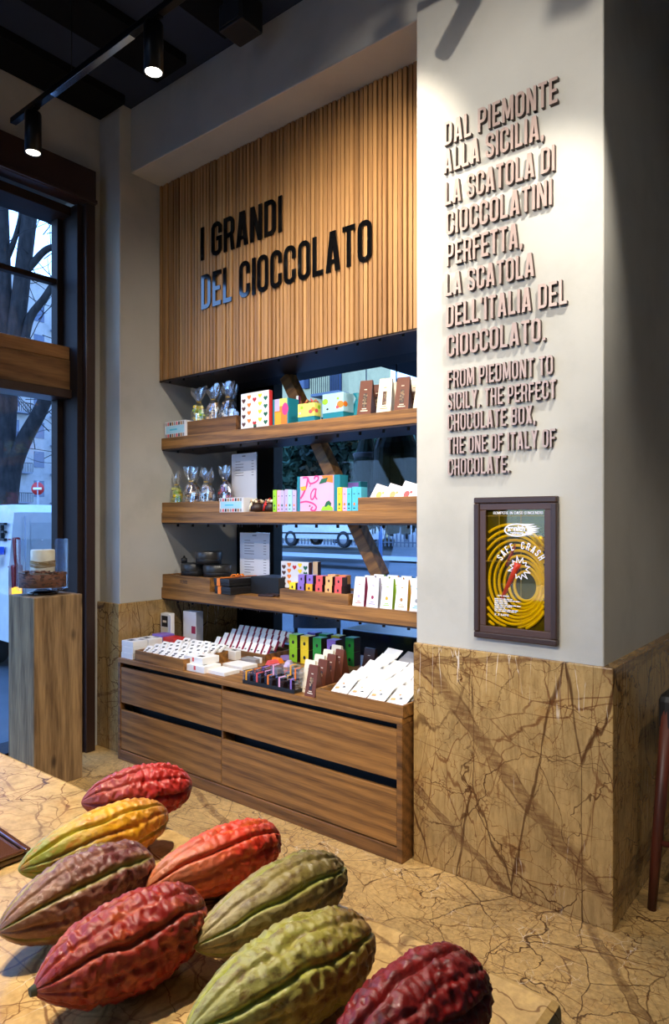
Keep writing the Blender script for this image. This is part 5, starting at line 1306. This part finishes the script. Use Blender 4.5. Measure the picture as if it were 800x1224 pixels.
def vehicle_body(prof, wid, inset_z, ins, mat, nm, parent):
    """side outline (x along, z up) swept across the width with the glasshouse leaning in"""
    mb = MB(); n = len(prof); rows = [-1, -.86, .86, 1]
    P = []
    for q in rows:
        for x, z in prof:
            k = max(0, z-inset_z); w2 = wid/2-ins*k
            sh = .93 if abs(q) == 1 else 1
            P.append((x if abs(q) < 1 else x*.992, math.copysign(w2 if abs(q) == 1 else w2-.07, q), z if abs(q) < 1 else .02+z*.985))
    fs = [tuple(range(n)), tuple(reversed(range(3*n, 4*n)))]+[(r*n+i, r*n+(i+1) % n, (r+1)*n+(i+1) % n, (r+1)*n+i) for r in range(3) for i in range(n)]
    mb.add(P, fs); return mb.build(nm, [mat], parent)
def wheel(t, x, y, r, wd):
    o = MB().lathe([(r*.6, -wd/2), (r*.95, -wd/2), (r, -wd*.35), (r, wd*.35), (r*.95, wd/2), (r*.6, wd/2)], n=28, closed=True).build('wheel', [flat('tyre_rubber', (24, 24, 26), .8)], t, (x, y, r)); o.rotation_euler = (PI/2, 0, 0)
    h = MB().lathe([(0, -wd*.3), (r*.62, -wd*.4), (r*.62, wd*.4), (0, wd*.3)], n=24).build('hub', [M['greycard']], o)
# delivery van parked with its tail towards the window
c = onD(14, 800, 6.9)
van = thing('delivery_van', 'white delivery van parked outside the street window', 'van', (c.x-.02, c.y+.86, -.02), -.06)
vp = [(-4.0, .32), (-4.0, .75), (-3.75, .95), (-3.0, 1.08), (-2.45, 1.62), (-1.9, 1.74), (-.35, 1.745), (-.12, 1.66), (-.02, 1.05), (0, .80), (.04, .60), (.03, .32)]
vw = flat('white_van_paint', (196, 192, 186), .25)
vehicle_body(vp, 1.72, 1.0, .16, vw, 'body', van)
for x in (-3.25, -.72):
    for y in (-.74, .74): wheel(van, x, y, .30, .19)
bx(-.02, .10, -.80, .80, .30, .55, 0, .03).build('bumper', [flat('pale_bumper', (190, 198, 208), .4)], van)
for y, nm in ((-.79, 'tail_lamp'), (.79, 'tail_lamp')):
    s_ = -1 if y < 0 else 1
    l = MB().add([(-.14, y-.015*s_+.03*s_, .78), (.055, y-.015*s_+.0*s_, .78), (.05, y-.14*s_, .80), (-.10, y-.02*s_, 1.42), (-.02, y-.03*s_, 1.45), (-.02, y-.09*s_, 1.42)], [(0, 1, 4, 3), (1, 2, 5, 4), (0, 2, 1), (3, 4, 5), (0, 3, 5, 2)])
    l = MB().box(-.12, .045, min(y, y-.10*s_)+.035*s_, max(y, y-.10*s_)+.035*s_, .62, 1.12, 0, .02).box(-.20, -.02, min(y, y-.07*s_)+.0*s_, max(y, y-.07*s_)+.0*s_, 1.10, 1.40, 0, .02)
    lo = l.build(nm, [flat('red_lens', (120, 18, 26), .15)], van)
    MB().box(-.05, .055, min(y, y-.085*s_)+.036*s_, max(y, y-.085*s_)+.036*s_, .80, .90, 0, .015).build('lit_indicator', [emit('amber_lamp_glow', (1.0, .50, .06), 1.8)], lo)
# rear doors: recessed blank window panels, seam, handle, plate
rear = MB()
for y0, y1 in ((-.62, -.03), (.03, .62)):
    rear.add([(-.035, y0, 1.10), (-.035, y1, 1.10), (-.105, y1*.95, 1.55), (-.105, y0*.95, 1.55)], [(0, 1, 2, 3)], 0)
rear.v = [(p[0]+.012, p[1], p[2]) for p in rear.v]
rear.build('door_window_panel', [flat('pale_blue_van_panel', (176, 174, 170), .2)], van)
sm = MB()
for yq in (-.69, 0, .69): sm.tube([(.055, yq, .58), (.02, yq, .82), (-.0, yq, 1.05), (-.10, yq*.94, 1.62)], .006, 6)
sm.build('door_seam', [M['greycard']], van)
bx(.0, .05, -.66, -.58, .98, 1.03, 0, .01).build('hinge', [M['black']], van)
bx(.0, .05, -.60, -.50, .66, .74, 0, .01).build('door_handle', [M['black']], van)
hd = bx(-.30, -.22, -.875, -.855, 1.10, 1.20, 0, .01).build('fuel_flap', [flat('grey_flap', (120, 130, 146), .3)], van)
tx = text_mb('ESPRESSE', -1.36, 1.36, .19, 1.16, -.825, 0, -.79); tx.build('side_lettering', [M['ink']], van)
bx(-.40, -.20, -.868, -.82, 1.22, 1.30).build('blue_mark', [flat('blue_vinyl', (40, 90, 210), .4)], van)
# bare street tree
def px(pts, d): return [onD(u, v, d) for u, v in pts]
bark = NT('dark_bark'); vb = bark.coord((6, 6, 2)); bark.bsdf(bark.ramp(bark.noise(vb, 3, 5), [(.3, srgb(26, 25, 25)), (.7, srgb(50, 47, 45))]), .9, 0, .2)
base = onD(4, 700, 11.0)
tree = thing('street_tree', 'bare dark tree with thick limbs outside the street window', 'tree', (base.x, base.y, -.02))
def limb(nm, pts, r0, r1, d=11.0, par=tree):
    P = [p-tree.location for p in px(pts, d)]; n = len(P); Q = []; R = []
    for i in range(n-1):
        p0, p1, p2, p3 = P[max(i-1, 0)], P[i], P[i+1], P[min(i+2, n-1)]
        for s_ in range(5):
            q = s_/5; Q.append(.5*((2*p1)+(p2-p0)*q+(2*p0-5*p1+4*p2-p3)*q*q+(-p0+3*p1-3*p2+p3)*q**3)); R.append(r0+(r1-r0)*(i+q)/(n-1))
    Q.append(P[-1]); R.append(r1); return MB().tube(Q, R, 12).build(nm, [bark.m], par), Q
limb('trunk', [(4, 735), (5, 650), (4, 560), (8, 470), (14, 420)], .20, .16)
limb('branch', [(10, 440), (4, 360), (2, 290), (-2, 180), (-8, 90)], .15, .10)
limb('branch', [(12, 430), (22, 370), (29, 310), (38, 235), (48, 140), (56, 60)], .14, .10)
limb('branch', [(8, 640), (14, 570), (27, 530), (46, 495), (66, 455), (90, 420)], .15, .09)
limb('branch', [(26, 330), (40, 314), (56, 298), (80, 288), (100, 250)], .065, .04)
limb('branch', [(28, 415), (36, 380), (52, 358), (72, 330), (96, 318)], .075, .04)
limb('branch', [(3, 320), (14, 296), (24, 262), (30, 215)], .05, .03)
tw = MB()
for k in range(90):
    u, v = rnd.uniform(-10, 100), rnd.uniform(180, 560); d = 11+rnd.uniform(-.5, 1.5); p = onD(u, v, d)-tree.location; P = [p]
    dr = Vector((rnd.uniform(-1, 1), rnd.uniform(-1, 1), rnd.uniform(-.2, 1))).normalized()
    for s_ in range(7): dr = (dr+Vector((rnd.uniform(-.3, .3), rnd.uniform(-.3, .3), rnd.uniform(-.25, .25)))).normalized(); P.append(P[-1]+dr*.17)
    tw.tube(P, [.008*(1-.1*i) for i in range(8)], 4)
o = tw.build('twigs', [bark.m], tree); o['kind'] = 'stuff'
# no entry sign
p = onD(45, 584, 16)
t = thing('no_entry_sign', 'round red no entry sign on a pole beyond the van', 'road sign', (p.x, p.y, 0), TH)
MB().tube([(0, .02, 0), (0, .02, p.z+.18)], .025, 10).build('pole', [M['greycard']], t)
d = MB().lathe([(0, -.012), (.15, -.012), (.15, .0), (0, .0)], n=28).build('disc', [M['red']], t, (0, 0, p.z)); d.rotation_euler = (PI/2, 0, 0)
bx(-.10, .10, -.018, -.013, -.024, .024).build('white_bar', [M['white']], t, (0, 0, p.z))

# rear street: car, pole, trees, awning, hanging plant, terrace seats
d_ = 27.0; c = onD(395, 653, d_)
car = thing('light_car', 'pale blue grey car on the road behind the middle shelf', 'car', (c.x, c.y, c.z), .0)
cp = [(-2.1, .30), (-2.1, .62), (-1.85, .78), (-1.15, .90), (-.45, 1.42), (.2, 1.52), (1.2, 1.50), (1.75, 1.30), (2.0, .95), (2.05, .60), (2.0, .30)]
vehicle_body(cp, 1.7, .9, .22, flat('pale_car_paint', (186, 186, 184), .25), 'body', car)
for x in (-1.35, 1.30):
    for y in (-.76, .76): wheel(car, x, y, .31, .2)
for x0, x1, x2, x3 in ((-1.0, .05, .0, -.42), (.12, 1.1, 1.05, .12)):
    o = MB().add([(x0, -.855, .93), (x1, -.855, .93), (x2, -.75, 1.42), (x3, -.75, 1.42)], [(0, 1, 2, 3)]).build('side_window', [wd_], car)
bx(-1.9, 1.9, -.875, -.84, .50, .56, 0, .01).build('side_trim', [M['ink']], car)
bx(-2.12, -2.0, -.74, -.45, .62, .74, 0, .02).build('headlamp', [M['paper']], car)
p = onZ(455, 692, .22)
t = thing('street_pole', 'slim blue grey pole at the road edge behind the shelves', 'pole', (p.x, p.y, p.z-.02)); MB().tube([(0, 0, 0), (0, 0, 4.2)], .045, 14).build('shaft', [flat('blue_grey_pole_paint', (96, 128, 176), .5)], t); MB().lathe([(0, 0), (.10, 0), (.09, .05), (.05, .08)], n=14).build('base', [M['greycard']], t)
leafm = [flat('dark_evergreen_leaf', (16, 30, 18), .7, spec=.2), flat('blue_green_leaf', (54, 82, 66), .7, spec=.2), flat('teal_leaf', (66, 92, 82), .7, spec=.2)]
def tree_crown(label, x, y, z0, zc, rx, rz, mi, n=900, ls=.16):
    t = thing('leafy_tree', label, 'tree', (x, y, z0), 0, 'trees across the road'); r_ = random.Random(int(abs(x*100)))
    MB().tube([(0, 0, 0), (.05, 0, zc*.5), (0, .05, zc)], [.16, .12, .06], 10).build('trunk', [bark.m], t)
    mb = MB()
    for k in range(n):
        v_ = Vector((r_.gauss(0, 1), r_.gauss(0, 1), r_.gauss(0, 1))).normalized()*(r_.random()**.4); c_ = Vector((v_.x*rx, v_.y*rx, zc+v_.z*rz))
        a, b = Vector((r_.gauss(0, 1), r_.gauss(0, 1), r_.gauss(0, 1))).normalized()*ls, Vector((r_.gauss(0, 1), r_.gauss(0, 1), r_.gauss(0, 1))).normalized()*ls*.6
        mb.add([c_-a, c_+b, c_+a, c_-b], [(0, 1, 2, 3)])
    mb.build('foliage', [leafm[mi]], t)
for k, (u, v, d, rx, rz, mi, lb) in enumerate(((345, 552, 34.5, 1.6, 1.5, 1, 'blue green bushy tree in front of the shuttered house'), (402, 545, 33, 1.9, 2.0, 0, 'dark tree behind the slanting plank, across the road'), (436, 540, 33, 1.6, 2.3, 1, 'broad blue green tree across the road'), (486, 548, 36, 2.5, 2.6, 2, 'teal tree farther off, near the pillar edge'), (450, 590, 32.5, 1.6, 1.1, 0, 'low dark tree under the broad one across the road'))):
    p = onD(u, v, d); tree_crown(lb, p.x, p.y, kz(p.y), p.z-kz(p.y), rx, rz, mi, 1500, .26)
t = thing('street_fence', 'pale metal fence along the far side of the road', 'fence', (-14, 24.4, kz(24.4)))
f = MB()
for k in range(90): f.box(-9+k*.2, -8.95+k*.2, -.02, .02, 0, 1.1)
f.box(-9, 9, -.03, .03, 1.02, 1.08).box(-9, 9, -.03, .03, .15, .2); f.build('railing', [flat('pale_fence_paint', (84, 90, 100), .6)], t)
t = thing('street_awning', 'dark canopy outside above the rear window', 'awning', (-1.9, 3.96, 3.20))
MB().add([(-2.3, 0, 0), (2.2, 0, 0), (2.2, 4.4, -.0), (-2.3, 4.4, -.0), (-2.3, 0, .35), (2.2, 0, .35), (2.2, 4.4, .12), (-2.3, 4.4, .12)], [(0, 1, 2, 3), (4, 7, 6, 5), (0, 4, 5, 1), (1, 5, 6, 2), (2, 6, 7, 3), (3, 7, 4, 0)]).build('canopy', [flat('black_canvas', (22, 24, 30), .9)], t)
for q in (-1.2, .6): MB().tube([(q, 0, .02), (q, 4.3, .02)], .03, 8).build('rib', [M['black_metal']], t)
def hanging(label, u, v, d, rr):
    p = onD(u, v, d); t = thing('hanging_plant', label, 'hanging plant', (p.x, p.y, p.z), 0, 'plants hung outside the rear window'); r_ = random.Random(int(u))
    MB().lathe([(0, -.12), (.10, -.10), (.15, .02), (.14, .03), (0, .02)], n=20).build('pot', [M['black']], t)
    mb = MB()
    for k in range(420):
        a = r_.random()*6.283; q = rr*(.3+.7*r_.random()); L = .25+.55*r_.random()
        P = [(0, 0, .04), (q*.6*math.cos(a), q*.6*math.sin(a), .16*r_.random()+.05), (q*math.cos(a), q*math.sin(a), -.05), (q*1.08*math.cos(a), q*1.08*math.sin(a), -L)]
        for i in range(3):
            p0, p1 = Vector(P[i]), Vector(P[i+1]); sd = Vector((-math.sin(a), math.cos(a), 0))*.016
            mb.add([p0-sd, p0+sd, p1+sd, p1-sd], [(0, 1, 2, 3)])
    mb.build('fronds', [leafm[0]], t)
    MB().tube([(0, 0, .02), (0, 0, 3.195-p.z)], .006, 6).build('cord', [M['black_metal']], t)
hanging('round dark hanging plant with long fronds, near the pillar edge', 474, 530, 5.9, .21)
hanging('slim dark hanging plant beside the round one', 438, 545, 7.4, .14)
blk = flat('black_painted_metal', (18, 20, 26), .3)
p = onZ(380, 762, .47)
chair('terrace_chair', 'black terrace chair with a round looking seat outside, below the bottom shelf', (p.x, p.y, -.02), TH+PI, blk, flat('glossy_blue_black_seat', (70, 84, 108), .25), .018)
p = onZ(490, 756, .72)
t = thing('terrace_table', 'black terrace table outside near the pillar edge', 'table', (p.x+.05, max(4.45, p.y), -.02))
bx(-.48, .48, -.40, .40, .58, .76, 0, .01).build('tabletop', [blk], t)
for x in (-.4, .4):
    for y in (-.32, .32): bx(x-.03, x+.03, y-.03, y+.03, 0, .58, 0, .004).build('leg', [blk], t)
